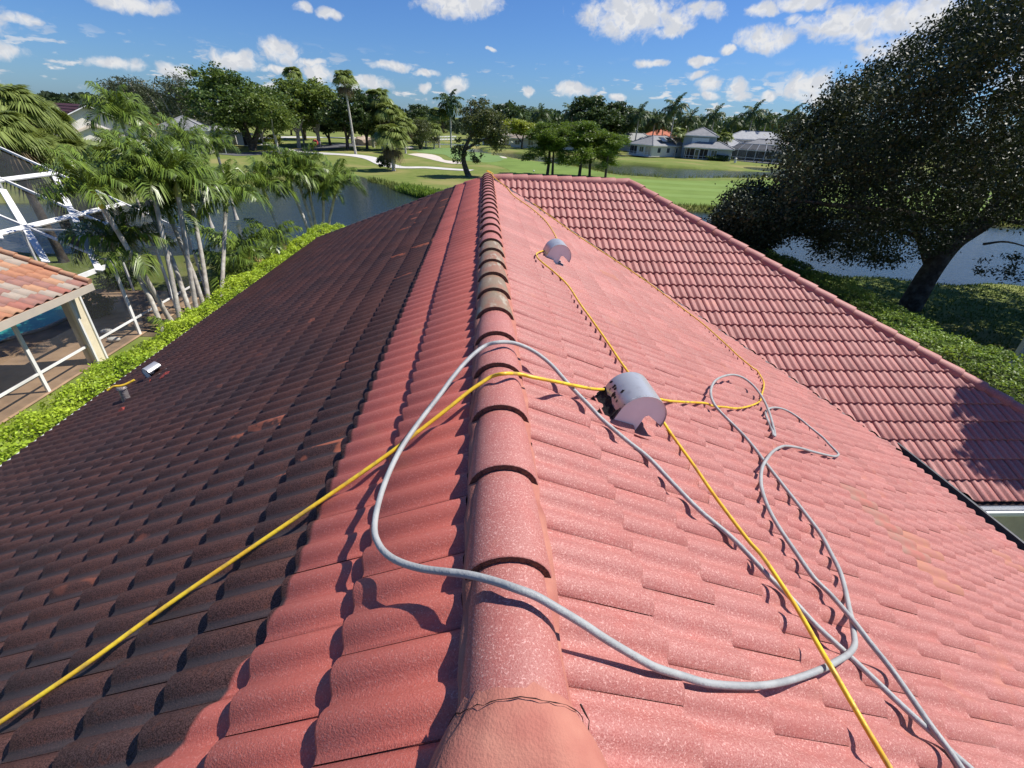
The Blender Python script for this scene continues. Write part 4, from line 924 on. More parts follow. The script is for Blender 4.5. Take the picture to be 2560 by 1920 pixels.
near = [  # base px (where the stem enters the hedge), crown px, Y of crown, scale, label
 ((408, 826), (326, 655), 16.3, 1.05, 'lowest palm of the clump, its crown over the screen enclosure wall'),
 ((430, 806), (258, 520), 15.6, 1.0, 'palm bending left over the screen roof with a bright yellow crownshaft'),
 ((452, 822), (388, 500), 16.8, 1.05, 'tall middle palm of the clump by the screen enclosure'),
 ((482, 806), (352, 470), 17.6, 1.0, 'palm of the clump whose crown is behind and left of the tall middle one'),
 ((492, 798), (446, 492), 17.4, 1.05, 'palm of the clump crowned just right of the tall middle one'),
 ((514, 782), (432, 560), 18.0, .8, 'short palm half hidden in the middle of the clump'),
 ((522, 778), (478, 500), 19.0, 1.0, 'rightmost stem of the clump by the screen enclosure'),
 ((548, 760), (564, 530), 20.5, 1.1, 'single palm standing right of the clump above the hedge')]
for i, (b_, c_, Y, sc, lb) in enumerate(near):
    b0 = gnd(*b_); xmas_palm((b0.x+.15, b0.y-.2, 0), at(*c_, Y), lb, 14, sc*.86, SHAFTY if i == 1 else SHAFT, .078)
far = [((709, 618), (668, 500), 26, .95, 'palm leaning left at the lake edge, left of the waterside group'),
 ((771, 573), (728, 470), 27.5, .95, 'leftmost leaning palm of the waterside group'), ((783, 573), (748, 462), 28.2, 1.05, 'palm with the highest crown of the waterside group'), ((791, 573), (770, 468), 28.5, .9, 'straight palm in the middle of the waterside group'),
 ((808, 569), (808, 500), 28.8, .75, 'thin dark stemmed palm of the waterside group'), ((820, 569), (838, 484), 29.2, .95, 'rightmost palm of the waterside group, leaning right over the lake')]
for (b_, c_, Y, sc, lb) in far:
    b0 = at(*b_, Y); c0 = at(*c_, Y); xmas_palm((b0.x+(b0.x-c0.x)*.3, Y, 0), c0, lb, 13, sc, SHAFT, .085, 'palms at the edge of the lake')
# low bushy date palms behind the hedge
def low_palm(p, s, label, n=22, dry=4):
    e = empty('low_palm', p, 0, label, 'palm', 'low palms behind the lime hedge'); b = MB(); b.tube([(0, 0, -.1), (0, 0, .9*s)], .12, 8); b.build('trunk', BARK, e)
    for k in range(n):
        o = bpy.data.objects.new('frond', fr_y if k >= n-dry else fr[k % 4]); link(o, e); o.location = (0, 0, .85*s); q = s*rnd.uniform(.75, 1); o.scale = (q, q*.8, q); o.rotation_euler = (rnd.gauss(0, .2), rnd.uniform(-.25, .2), k*2.399)
q = gnd(612, 690); low_palm((q.x, q.y, 0), 1.25, 'bushy low palm with yellowing fronds left of the waterside group')
q = gnd(555, 728); low_palm((q.x+.6, q.y, 0), 1.0, 'low green palm at the foot of the single palm above the hedge', 16, 2)
q = gnd(650, 668); low_palm((q.x+.3, q.y+1.5, 0), 1.0, 'low palm nearest the lake with brown lower fronds', 16, 5)
q = gnd(425, 862); low_palm((q.x+.2, q.y, 0), .55, 'small strappy palm at the base of the clump', 12, 0)
# fan palms (sabals)
fan = [fan_mesh('fan_frond', FANLEAF, 1.0, 1.0, 32, d, u, i) for i, (d, u) in enumerate([(.15, 1.2), (.3, .8), (.4, .4), (.6, 0.0)])]
fan_dead = fan_mesh('dry_fan_frond', DEADLEAF, .8, .8, 14, .8, -.9, 8)
def fan_palm(base, top, label, nf=26, s=1.0, r=.17, dead=8, group=None, name='fan_palm', low=False, leaf=None, stem=BARK):
    base, top = Vector(base), Vector(top); e = empty(name, base, 0, label, 'palm tree', group); c = top-base
    palm_stem(e, (0, 0, -.2), c, r*1.1, r, stem, 0.1, 9, rings=False)
    def put(me, parent_e, k, nm):
        lv = k/nf; o = bpy.data.objects.new(nm, me); link(o, parent_e); o.location = c; q = s*rnd.uniform(.85, 1.1); o.scale = (q, q, q); o.rotation_euler = (rnd.gauss(0, .25), rnd.gauss(0, .15), k*2.399)
    if not low:
        for k in range(nf): put(fan[min(3, int(k/nf*4))], e, k, 'frond')
        for k in range(dead): put(fan_dead, e, k, 'dry_frond')
    return e
def joined(name, m, items):
    """join (mesh, matrix) pairs into one mesh datablock of quads"""
    Q = []
    for me, M in items:
        n = len(me.vertices); co = np.empty(n*3, np.float32); me.vertices.foreach_get('co', co); co = co.reshape(-1, 3)
        R_ = np.array(M)[:3, :3]; T = np.array(M)[:3, 3]; Q.append(co@R_.T+T)
    o = qmesh(name, np.concatenate(Q), m); me = o.data; bpy.data.objects.remove(o); return me
def crown_of(frs, n, s, wind=0.0, mat_=None, seed=0):
    r = random.Random(seed); it = []
    for k in range(n):
        me = frs[min(len(frs)-1, int(k/n*len(frs)))]
        M = Matrix.Rotation(-wind, 4, 'Y') @ Matrix.Rotation(k*2.399+r.gauss(0, .1), 4, 'Z') @ Matrix.Rotation(r.gauss(0, .12), 4, 'Y') @ Matrix.Rotation(r.gauss(0, .2), 4, 'X') @ Matrix.Scale(s*r.uniform(.85, 1.1), 4); it.append((me, M))
    return joined('crown', mat_, it)
sab_crown = crown_of(fan, 34, 1.25, 0, FANLEAF, 3); sab_dead = crown_of([fan_dead], 14, 1.25, 0, DEADLEAF, 4)
rf = [frond_mesh('f', ROYALLEAF, 4.2, 24, 1.15, a, .24, u, seed=20+i) for i, (a, u) in enumerate([(.6, 1.2), (.9, .85), (1.0, .5), (.9, .1)])]
roy_crowns = [crown_of(rf, 20, 1.0, .28, ROYALLEAF, 5+i) for i in range(3)]
def far_palm(kind, px, ytop, Y, label, s=1.0, r=.2, lean=0.0, group=None, ybase=None):
    top = at(px, ytop, Y); top.z -= (1.6 if kind == 'fan' else 2.2)*s; base = Vector((top.x+lean, top.y, float(hz(top.x, top.y))))
    if ybase: q = at(ybase, 372, Y); base.x = q.x
    e = empty('fan_palm' if kind == 'fan' else 'royal_palm', base, 0, label, 'palm tree', group); c = top-base
    palm_stem(e, (0, 0, -.2), c, r*1.05, r*.7, PALMBARK, .1, 8, rings=False)
    if kind == 'fan':
        o = link(bpy.data.objects.new('crown', sab_crown), e); o.location = c; o.scale = (s,)*3; o.rotation_euler.z = rnd.random()*6
        o = link(bpy.data.objects.new('dry_skirt', sab_dead), e); o.location = c-Vector((0, 0, .25*s)); o.scale = (s*.8, s*.8, s*1.15)
    else:
        b = MB(); b.tube([c, c+Vector((0, 0, 1.1*s))], [r*.75, r*.4], 8); b.build('crownshaft', SHAFT, e)
        o = link(bpy.data.objects.new('crown', rnd.choice(roy_crowns)), e); o.location = c+Vector((0, 0, 1.0*s)); o.scale = (s,)*3; o.rotation_euler.z = rnd.gauss(0, .35)
    return e
# the near mass of fan palms behind the screen roof, left edge
for (px, py, Y, s, lb) in [(30, 275, 27, .95, 'tallest fan palm at the left edge of the picture'), (92, 310, 30, .95, 'fan palm just right of the tallest at the left edge'), (0, 335, 24, .85, 'fan palm with yellow stalks low at the left edge'),
    (170, 405, 30, 1.05, 'fan palm in front of the gabled white house'), (252, 425, 31, 1.1, 'fan palm below the right slope of the gabled house'), (80, 400, 26, 1.05, 'lower fan palm behind the top of the screen roof'), (215, 470, 27, 1.0, 'low fan palm with yellowing fronds over the screen roof')]:
    t = at(px, py, Y); fan_palm((t.x+.3, Y, 0), t, lb, 38, s, .17, 7, 'fan palms behind the screen roof')
for (px, py, Y, s, lb) in [(470, 385, 33, 1.0, 'feather palm crown in front of the grey roofed house wall'), (545, 392, 36, .95, 'feather palm crown in front of the low white carport house'), (310, 322, 34, 1.15, 'feather palm behind the clump, left of the grey roofed house'), (350, 335, 40, 1.0, 'feather palm under the casuarina trees'), (300, 395, 36, .9, 'feather palm behind the clump, over the far end of the screen roof')]:
    t = at(px, py, Y); xmas_palm((t.x+.2, Y, 0), t, lb, 15, s, SHAFT, .09, 'feather palms behind the clump')
far_palm('fan', 857, 172, 98, 'tall thin palm with a small crown and a long bare trunk, highest in the picture', 1.05, .22, ybase=888)
far_palm('fan', 728, 166, 122, 'palm top poking out above the feathery tree', 1.0, .2)
fan_cluster = [(942, 218, 112, 1.5, 'tallest fan palm of the cluster left of the putting green'), (968, 256, 108, 1.3, 'second fan palm of the cluster left of the putting green'), (985, 272, 112, 1.35, 'shaggy fan palm in the middle of the cluster'), (1008, 290, 104, 1.1, 'thin fan palm with a bare trunk ending beside the cart path'),
               (1083, 305, 122, 1.15, 'dark round headed fan palm behind the putting green'), (1095, 268, 130, 1.3, 'fan palm just behind the dark round headed one'), (925, 264, 118, 1.2, 'fan palm at the left of the cluster, behind the others')]
for (px, yt, Y, s, lb) in fan_cluster: far_palm('fan', px, yt, Y, lb, s, .2)
far_palm('fan', 975, 308, 75, 'full headed fan palm with ivy at its foot beside the lake', 1.25, .28)
tb = gnd(972, 418)
o = crown_mesh('ivy_bush', DKLEAF, [(0, 0, .9, .9, .7, .9), (-1.0, 0, .7, .8, .6, .7), (.1, 0, 2.2, .6, .6, .9)], 3500, .11, sub=12); o.location = (tb.x, tb.y, 0); tag(o, 'dark ivy bush round the foot of the lakeside fan palm', 'bush')
far_palm('royal', 1125, 246, 128, 'royal palm with a white trunk left of the leaning tree', 1.1, .25)
for (px, yt, s, lb) in [(1352, 275, .9, 'royal palm right of the yellow green tree'), (1432, 270, 1.0, 'royal palm left of the big dark tree, white trunk showing'), (1447, 276, .9, 'royal palm half behind the big dark tree'), (1600, 276, 1.0, 'royal palm behind the left end of the row of grey houses'),
    (1640, 290, 1.0, 'low royal palm before the orange roofs'), (1692, 257, 1.15, 'tallest royal palm on the skyline, between the two grey houses'), (1728, 288, .95, 'royal palm above the two storey grey house, left one'), (1790, 279, 1.0, 'royal palm above the two storey grey house, right one'),
    (1662, 300, .9, 'royal palm left of the tallest on the skyline'), (1888, 272, 1.15, 'royal palm pair above the screen cage, left one'), (1920, 290, 1.0, 'royal palm pair above the screen cage, right one'), (1985, 280, 1.0, 'royal palm just left of the dark oak')]:
    far_palm('royal', px, yt, 150+rnd.uniform(-8, 10), lb, s, .24)
for i, px in enumerate([1215, 1238, 1340, 1400, 1480, 1575, 1622, 1655, 1710, 1752, 1765, 1812, 1838, 1850, 1870, 1948, 1965, 2010, 2035]):
    far_palm('royal', px, 298+rnd.uniform(-4, 12)+(px-1600)*.016, 175+rnd.uniform(-10, 25), 'palm in the dark palm row on the skyline behind the houses', rnd.uniform(.8, 1.05), .22, group='palms in the skyline row')
for (px, yt, lb) in [(1795, 335, 'bushy fan palm right of the two storey house'), (1818, 330, 'fan palm before the screen cage roof'), (1700, 318, 'fan palm with a white trunk between the two nearest grey houses')]:
    far_palm('fan', px, yt, 134, lb, .95, .18)

# ------------------------------------------------------------------ the big oak on the right
OB = gnd(2270, 770); e = empty('oak_tree', (OB.x, OB.y, 0), 0, 'huge dark oak with a curved leaning trunk filling the right side', 'tree'); ob = Vector((OB.x, OB.y, 0))
def ow(x, y, Y): v = at(x, y, Y)-ob; return (v.x, v.y, v.z)
b = MB()
limb(b, [(0, 0, -.3), ow(2290, 740, OB.y)[:3], ow(2325, 680, OB.y), ow(2380, 610, OB.y-.2), ow(2440, 570, OB.y-.4), ow(2520, 520, OB.y-.6), ow(2600, 470, OB.y-1)], .52, .24, 12)
for P_, r0 in [([(2330, 670, 0), (2300, 590, .3), (2260, 520, .5), (2200, 430, .8)], .26), ([(2400, 600, 0), (2440, 520, .4), (2470, 430, .8), (2480, 300, 1)], .2), ([(2420, 585, 0), (2480, 510, -.3), (2560, 480, -.6)], .16),
               ([(2380, 610, 0), (2300, 540, -.8), (2150, 520, -1.6), (1980, 500, -2.2)], .15), ([(2460, 560, 0), (2520, 440, .2), (2560, 330, .4), (2540, 180, .6)], .2), ([(2490, 540, 0), (2560, 560, -.4), (2640, 570, -.6)], .12),
               ([(2460, 610, 0), (2520, 605, .2), (2600, 628, .4)], .06), ([(2300, 590, .3), (2200, 570, .6), (2080, 580, .2), (1950, 560, 0)], .12), ([(2260, 520, .5), (2150, 440, .8), (2050, 380, .5), (1960, 350, 0)], .12)]:
    limb(b, [ow(x, y, OB.y+dy*2) for x, y, dy in P_], r0, r0*.3, 8)
b.build('trunk', BARK, e)
# clumps: (px, py, dY, radius m)
def oak_density():
    R_ = random.Random(21); cl = []
    outline = [(1840, 520, 30), (1900, 480, 60), (1960, 440, 60), (1990, 340, 60), (2040, 300, 70), (2090, 240, 80), (2150, 200, 80), (2220, 160, 90), (2290, 130, 90), (2360, 100, 100), (2430, 60, 100), (2500, 20, 110), (2560, -20, 120)]
    # filled area sampled between the upper outline and the lower outline
    up = [(1800, 545), (1850, 470), (1905, 455), (1950, 440), (1965, 330), (2010, 290), (2060, 255), (2110, 205), (2180, 160), (2240, 120), (2310, 85), (2370, 50), (2420, 10), (2480, -40), (2600, -120), (2760, -200)]
    lo = [(1800, 575), (1850, 610), (1905, 628), (1960, 600), (2010, 590), (2060, 645), (2120, 655), (2180, 665), (2240, 660), (2310, 655), (2370, 612), (2420, 575), (2480, 560), (2600, 600), (2760, 640)]
    def f(L_, x):
        for (a, b), (c, d) in zip(L_, L_[1:]):
            if a <= x <= c: return b+(d-b)*(x-a)/(c-a)
        return L_[-1][1]
    while len(cl) < 2250:
        x = R_.uniform(1800, 2760); u, l = f(up, x), f(lo, x); y = R_.uniform(u, l)
        # gaps: the sky wedge upper right, lawn gap, notch left between the low spur and the crown
        if 2395 < x < 2560 and abs(y-(330-(x-2395)*1.15)) < 34*(1-abs(x-2470)/170): continue
        if 1880 < x < 1968 and y < 470 and x > 1905: continue
        if 2445 < x < 2515 and 478 < y < 528: continue
        if 2455 < x < 2600 and 540 < y < 590 and R_.random() < .7: continue
        edge = min(abs(y-u), abs(y-l))
        dY = R_.uniform(-4.5, 5.5)*min(1, edge/110+.2)
        Y0 = OB.y-1.0-(2200-x)/500*1.5 if x < 2200 else OB.y-1-(x-2200)*.005
        cl.append((x, y, Y0+dY, R_.uniform(.30, .62)*(.7 if edge < 30 else 1)))
    for k in range(26):  # drooping sprays under the branch at the right
        x = R_.uniform(2440, 2560); cl.append((x, R_.uniform(640, 700) if x > 2500 else R_.uniform(650, 690), OB.y-1+R_.uniform(-1, 1), .2))
    return cl
C = []
for (x, y, Y, r) in oak_density():
    c = np.array(ow(x, y, Y)); n = int(92*(r/.45)**1.6)
    o_ = rng.normal(size=(n, 3))*r*np.array([.62, .55, .42]); o_[:, 0] += np.abs(o_[:, 2])*-.3
    C.append(c+o_)
C = np.concatenate(C); C = C[C[:, 2] > .6]
D_ = []          # the part of the crown that reaches past the right edge and over the wing
T_ = slope_pt(2520, 1045, 'W')
for k in range(850):
    if k < 760: c = np.array([rng.uniform(24.5, 33), rng.uniform(12, 27), rng.uniform(4.8, 12)])
    else: c = np.array(T_+S*rng.uniform(6.5, 9.0))+rng.normal(size=3)*np.array([.34, .34, .2])+np.array([.0, -.5 if k % 3 else .1, 0])
    q_ = c-np.array([0, 0, CAMZ]); dep = q_@fwd; pxx = 1280+F*(q_@RIGHT)/dep
    if pxx < 2680: continue
    D_.append(c-np.array(ob)+rng.normal(size=(60, 3))*(.55 if k < 760 else .2)*np.array([.8, .7, .45]))
TT_ = T_+S*7.5-ob; limb(b := MB(), [ow(2600, 470, OB.y-1), (27-ob.x, 14-ob.y, 8.6), (22-ob.x, 9-ob.y, 9.4), tuple(TT_)], .2, .03, 8); b.build('limb', BARK, e)
limb(b := MB(), [ow(2560, 490, OB.y-1), (27-ob.x, 18-ob.y, 8), (31-ob.x, 21-ob.y, 9)], .2, .05, 8); b.build('limb', BARK, e)
D_ = np.concatenate(D_)
qmesh('crown', np.concatenate([leaf_quads(C, .056, .55), leaf_quads(D_, .135, .55)]), OAKLEAF, e)

# ------------------------------------------------------------------ neighbour's house and screen enclosure (left)
XE = -12.0
ne = empty('screen_enclosure', (XE, 15, 0), 0, 'white aluminium screen enclosure over a patio beside the lime hedge', 'screen enclosure')
RN_ = Vector((.495, 0, 1)).normalized()
def addp(name, m, parent, *beams):
    b = MB(); up = RN_ if name in ('purlin', 'brace', 'rafter') else Vector((0, 0, 1))
    for (a_, b_, w, h) in beams: b.beam(Vector(a_)-Vector((XE, 15, 0)), Vector(b_)-Vector((XE, 15, 0)), w, h, up=up)
    return b.build(name, m, parent)
ZT = 2.5; SL = .495
def rp(d, y, dz=0.0): return (XE-d, y, ZT+d*SL+dz)
YS = [13.45, 15.45, 17.7, 19.9]
for y in YS[1:]: addp('post', WHITEM, ne, ((XE, y, 0), (XE, y, ZT), .055, .11))
for y in (17.7,): pass
addp('top_rail', WHITEM, ne, ((XE, 13.6, ZT), (XE, 19.9, ZT), .06, .13)); addp('chair_rail', WHITEM, ne, ((XE, 13.6, .6), (XE, 19.9, .6), .045, .06))
for y in (10.6, 13.45, 15.45, 17.7, 19.9): addp('rafter', WHITEM, ne, (rp(0, y, .06), rp(9, y, .06), .06, .07))
addp('purlin', WHITEM, ne, ((*rp(2.12, 11.0)[:2], rp(2.12, 0, .04)[2]), (rp(2.12, 0)[0], 19.9, rp(2.12, 0, .04)[2]), .19, .05)); addp('purlin', WHITEM, ne, ((rp(4.2, 0)[0], 11, rp(4.2, 0, .04)[2]), (rp(4.2, 0)[0], 19.9, rp(4.2, 0, .04)[2]), .19, .05))
addp('purlin', WHITEM, ne, ((rp(6.4, 0)[0], 11, rp(6.4, 0)[2]), (rp(6.4, 0)[0], 19.9, rp(6.4, 0)[2]), .17, .05))
def rz_pt(x, y):   # ray onto the screen roof plane
    d = ray(x, y); t_ = (ZT-CAMZ+SL*XE)/(d[2]+SL*d[0]); return Vector((d[0]*t_, d[1]*t_, d[2]*t_+CAMZ))
for (a_, b_) in (((140, 447), (250, 681)), ((8, 478), (117, 660)), ((268, 560), (330, 640)), ((-60, 470), (0, 601))):
    p0, p1 = rz_pt(*a_), rz_pt(*b_); addp('brace', WHITEM, ne, ((p0.x, p0.y, p0.z+.055), (p1.x, p1.y, p1.z+.055), .18, .04))
# gable end at the far side and screen panels
addp('end_post', WHITEM, ne, ((XE-6.4, 19.9, 0), (XE-6.4, 19.9, rp(6.4, 0)[2]), .06, .08), ((XE-3, 19.9, 0), (XE-3, 19.9, rp(3, 0)[2]), .06, .08), ((XE, 19.92, ZT), (XE-6.4, 19.92, ZT), .06, .06))
OFF = Vector((XE, 15, 0))
def panel(*pts): mesh('screen_panel', [Vector(p)-OFF for p in pts], [tuple(range(len(pts)))], SCREEN, ne)
for y0_, y1_ in zip(YS[:-1], YS[1:]):
    panel((XE, y0_, .03), (XE, y1_, .03), (XE, y1_, .58), (XE, y0_, .58)); panel((XE, y0_, .63), (XE, y1_, .63), (XE, y1_, ZT-.06), (XE, y0_, ZT-.06))
for y0_, y1_ in zip([10.6]+YS[:-1], YS):
    for d0_, d1_ in ((0, 2.1), (2.14, 4.2), (4.24, 6.4), (6.44, 9)): panel(rp(d0_, y0_+.03, -.05), rp(d1_, y0_+.03, -.05), rp(d1_, y1_-.03, -.05), rp(d0_, y1_-.03, -.05))
panel((XE, 19.9, .03), (XE-6.4, 19.9, .03), (XE-6.4, 19.9, ZT+6.3*SL), (XE, 19.9, ZT-.05))
addp('door_frame', WHITEM, ne, ((XE-.02, 16.2, 0), (XE-.02, 16.2, 2.1), .04, .06)) if False else None

nh_ = empty('neighbour_house', (XE, 10, 0), 0, 'house with a multicoloured terracotta tile roof corner at the left edge', 'house'); OFH = Vector((XE, 10, 0))
def hl(p): return Vector(p)-OFH
EX, EY, EZ, RP = -11.25, 13.5, 2.52, .42       # eave edge, rake end, eave height, pitch
# terracotta S tiles, each a part
terr = [nmat('terracotta_orange', (.42, .20, .115), (.36, .165, .10), 8, .8, .3, 60), nmat('terracotta_red', (.36, .15, .115), (.32, .13, .10), 8, .8, .3, 60), nmat('terracotta_grey', (.33, .29, .245), (.38, .31, .25), 8, .85, .3, 60),
        nmat('terracotta_peach', (.46, .26, .16), (.40, .22, .135), 8, .8, .3, 60), nmat('terracotta_plum', (.27, .15, .13), (.33, .165, .13), 8, .8, .3, 60)]
TW2, EC2 = .30, .36
def stile():
    V = []; Fc = []; n = 8
    for (v, h) in ((0, .0), (0, .03), (EC2+.05, 0)):
        for i in range(n+1):
            t_ = i/n; w = .055*math.sin(math.pi*t_/.62) if t_ < .62 else -.012*math.sin(math.pi*(t_-.62)/.38); V.append((t_*(TW2-.004), v, w+h))
    for r in range(2):
        for i in range(n): a = r*(n+1)+i; Fc.append((a, a+1, a+n+2, a+n+1))
    return V, Fc
sv, sf = stile(); smes = []
for m_ in terr:
    me = bpy.data.meshes.new('terracotta_tile'); me.from_pydata(sv, [], sf); me.materials.append(m_); me.polygons.foreach_set('use_smooth', [True]*len(me.polygons)); smes.append(me)
c2 = 1/math.sqrt(1+RP*RP); Vv = Vector((-c2, 0, RP*c2)); Uv = Vector((0, 1, 0)); Wv = Uv.cross(Vv)
if Wv.z < 0: Uv = -Uv; Wv = -Wv
cnt = 0
for j in range(14):
    for i in range(20):
        P = Vector((EX, EY-.16, EZ))+Vv*(j*EC2)-Vector((0, 1, 0))*(i*TW2+(0 if Uv.y < 0 else TW2)); pc = P+Vv*.2
        o = bpy.data.objects.new('roof_tile', rnd.choice(smes)); o.matrix_world = M4(P-OFH+Wv*.005, Uv, Vv, Wv); link(o, nh_)
rk = MB()
for j in range(14):
    P = Vector((EX, EY-.06, EZ+.03))+Vv*(j*EC2); rk.tube([hl(P+Wv*.03), hl(P+Vv*(EC2+.05)+Wv*.0)], [.085, .07], 8)
rk.build('rake_tile', terr[3], nh_)
b = MB(); top = Vector((EX, 0, EZ))+Vv*5.2
b.add([hl((EX, EY, EZ-.02)), hl((EX, 6, EZ-.02)), hl((top.x, 6, top.z-.02)), hl((top.x, EY, top.z-.02)), hl((EX, EY, EZ-.05)), hl((EX, 6, EZ-.05)), hl((top.x, 6, top.z-.05)), hl((top.x, EY, top.z-.05))], [(0, 1, 2, 3), (7, 6, 5, 4), (0, 3, 7, 4)])
b.build('roof_deck', terr[0], nh_)
b = MB(); b.beam(hl((EX+.0, 6, EZ-.11)), hl((EX+.0, EY, EZ-.11)), .03, .19); b.beam(hl((EX-.02, EY-.02, EZ-.12)), hl((EX-4.5, EY-.02, EZ-.12+4.5*RP)), .03, .18); b.build('fascia', BEIGE, nh_)
b = MB(); b.box(hl((XE-.02, 13.42, EZ/2-.08)), (.30, .34, EZ-.16)); b.build('column', CREAM, nh_)
b = MB(); b.box(hl((XE+.14, 13.24, EZ/2-.08)), (.06, .06, EZ-.2)); b.box(hl((XE+.14, 13.60, EZ/2-.08)), (.06, .06, EZ-.2)); b.build('column_trim', WHITE, nh_)
def hwall(name, m, *boxes):
    b = MB()
    for c, d in boxes: b.box(hl(c), d)
    b.build(name, m, nh_)
for y in (11.55, 9.3): hwall('post', WHITEM, ((XE, y, 1.15), (.06, .09, 2.3)))
hwall('chair_rail', WHITEM, ((XE, 11.2, .6), (.05, 4.1, .06))); hwall('lintel', BEIGE, ((XE, 9.8, 2.28), (.2, 7.4, .18)))
for y0_, y1_ in ((11.6, 13.25), (9.35, 11.5)):
    mesh('screen_panel', [hl((XE, y0_, 0)), hl((XE, y1_, 0)), hl((XE, y1_, 2.2)), hl((XE, y0_, 2.2))], [(0, 1, 2, 3)], SCREEN, nh_)
hwall('back_wall', CREAM, ((XE-6.5, 10, 1.2), (.2, 7, 2.4)), ((XE-3.2, 6.6, 1.2), (6.4, .2, 2.4)))
mesh('patio', [(XE-9, 7, .03), (XE+.1, 7, .03), (XE+.1, 20, .03), (XE-9, 20, .03)], [(0, 1, 2, 3)], DECKM, kind='structure')
POOLM = nmat('pool_water', (.05, .36, .31), (.08, .44, .38), .8, .25, .2, 3, spec=.2)
pool = [gnd(0, 812), gnd(60, 770), gnd(150, 742), gnd(186, 752), gnd(170, 800), gnd(112, 826), gnd(30, 850), gnd(-60, 880), gnd(-80, 820)]
mesh('pool', [(v.x, v.y, .055) for v in pool], [tuple(range(len(pool)))], POOLM, kind='structure')
cop = MB(); pp = [(v.x, v.y, .06) for v in pool]
cop.tube(pp+[pp[0]], .07, 6); tag(cop.build('pool_coping', BEIGE), 'pale coping round the teal pool under the screen enclosure', 'pool edge')
sheet('planting_bed', [(-11.9, 15.3), (-9.3, 15.3), (-9.3, 20), (-11.9, 20)], DIRT, .01, 1.5)
for i, (x, y, s, lb) in enumerate([(272, 835, .5, 'pale garden stone on the patio floor, left one'), (287, 855, .45, 'pale garden stone on the patio floor, nearer one')]):
    P = gnd(x, y); o = mesh('garden_stone', *(lambda V, Fc: (V, Fc))(*[(lambda bm: ([tuple(v.co*1) for v in bm.verts], [tuple(v.index for v in f.verts) for f in bm.faces]))(b_) for b_ in [bmesh.new()] if (bmesh.ops.create_icosphere(b_, subdivisions=2, radius=.3), b_.verts.ensure_lookup_table(), b_.verts.index_update())][0]), STUCCO, smooth=True)
    o.location = (P.x, P.y, .1); o.scale = (s*1.6, s, s*.6); tag(o, lb, 'stone')
for (x, y, s, lb) in [(300, 720, 1.0, 'dark shrub inside the enclosure behind the middle posts'), (330, 700, .8, 'low shrub inside the enclosure near the far corner'), (250, 790, .7, 'spiky dark plant inside the enclosure by the column')]:
    P = gnd(x, y); o = crown_mesh('patio_plant', DKLEAF, [(0, 0, .6*s, .7*s, .7*s, .6*s)], 1400, .1, .3, sub=20); o.location = (P.x, P.y, 0); tag(o, lb, 'shrub')

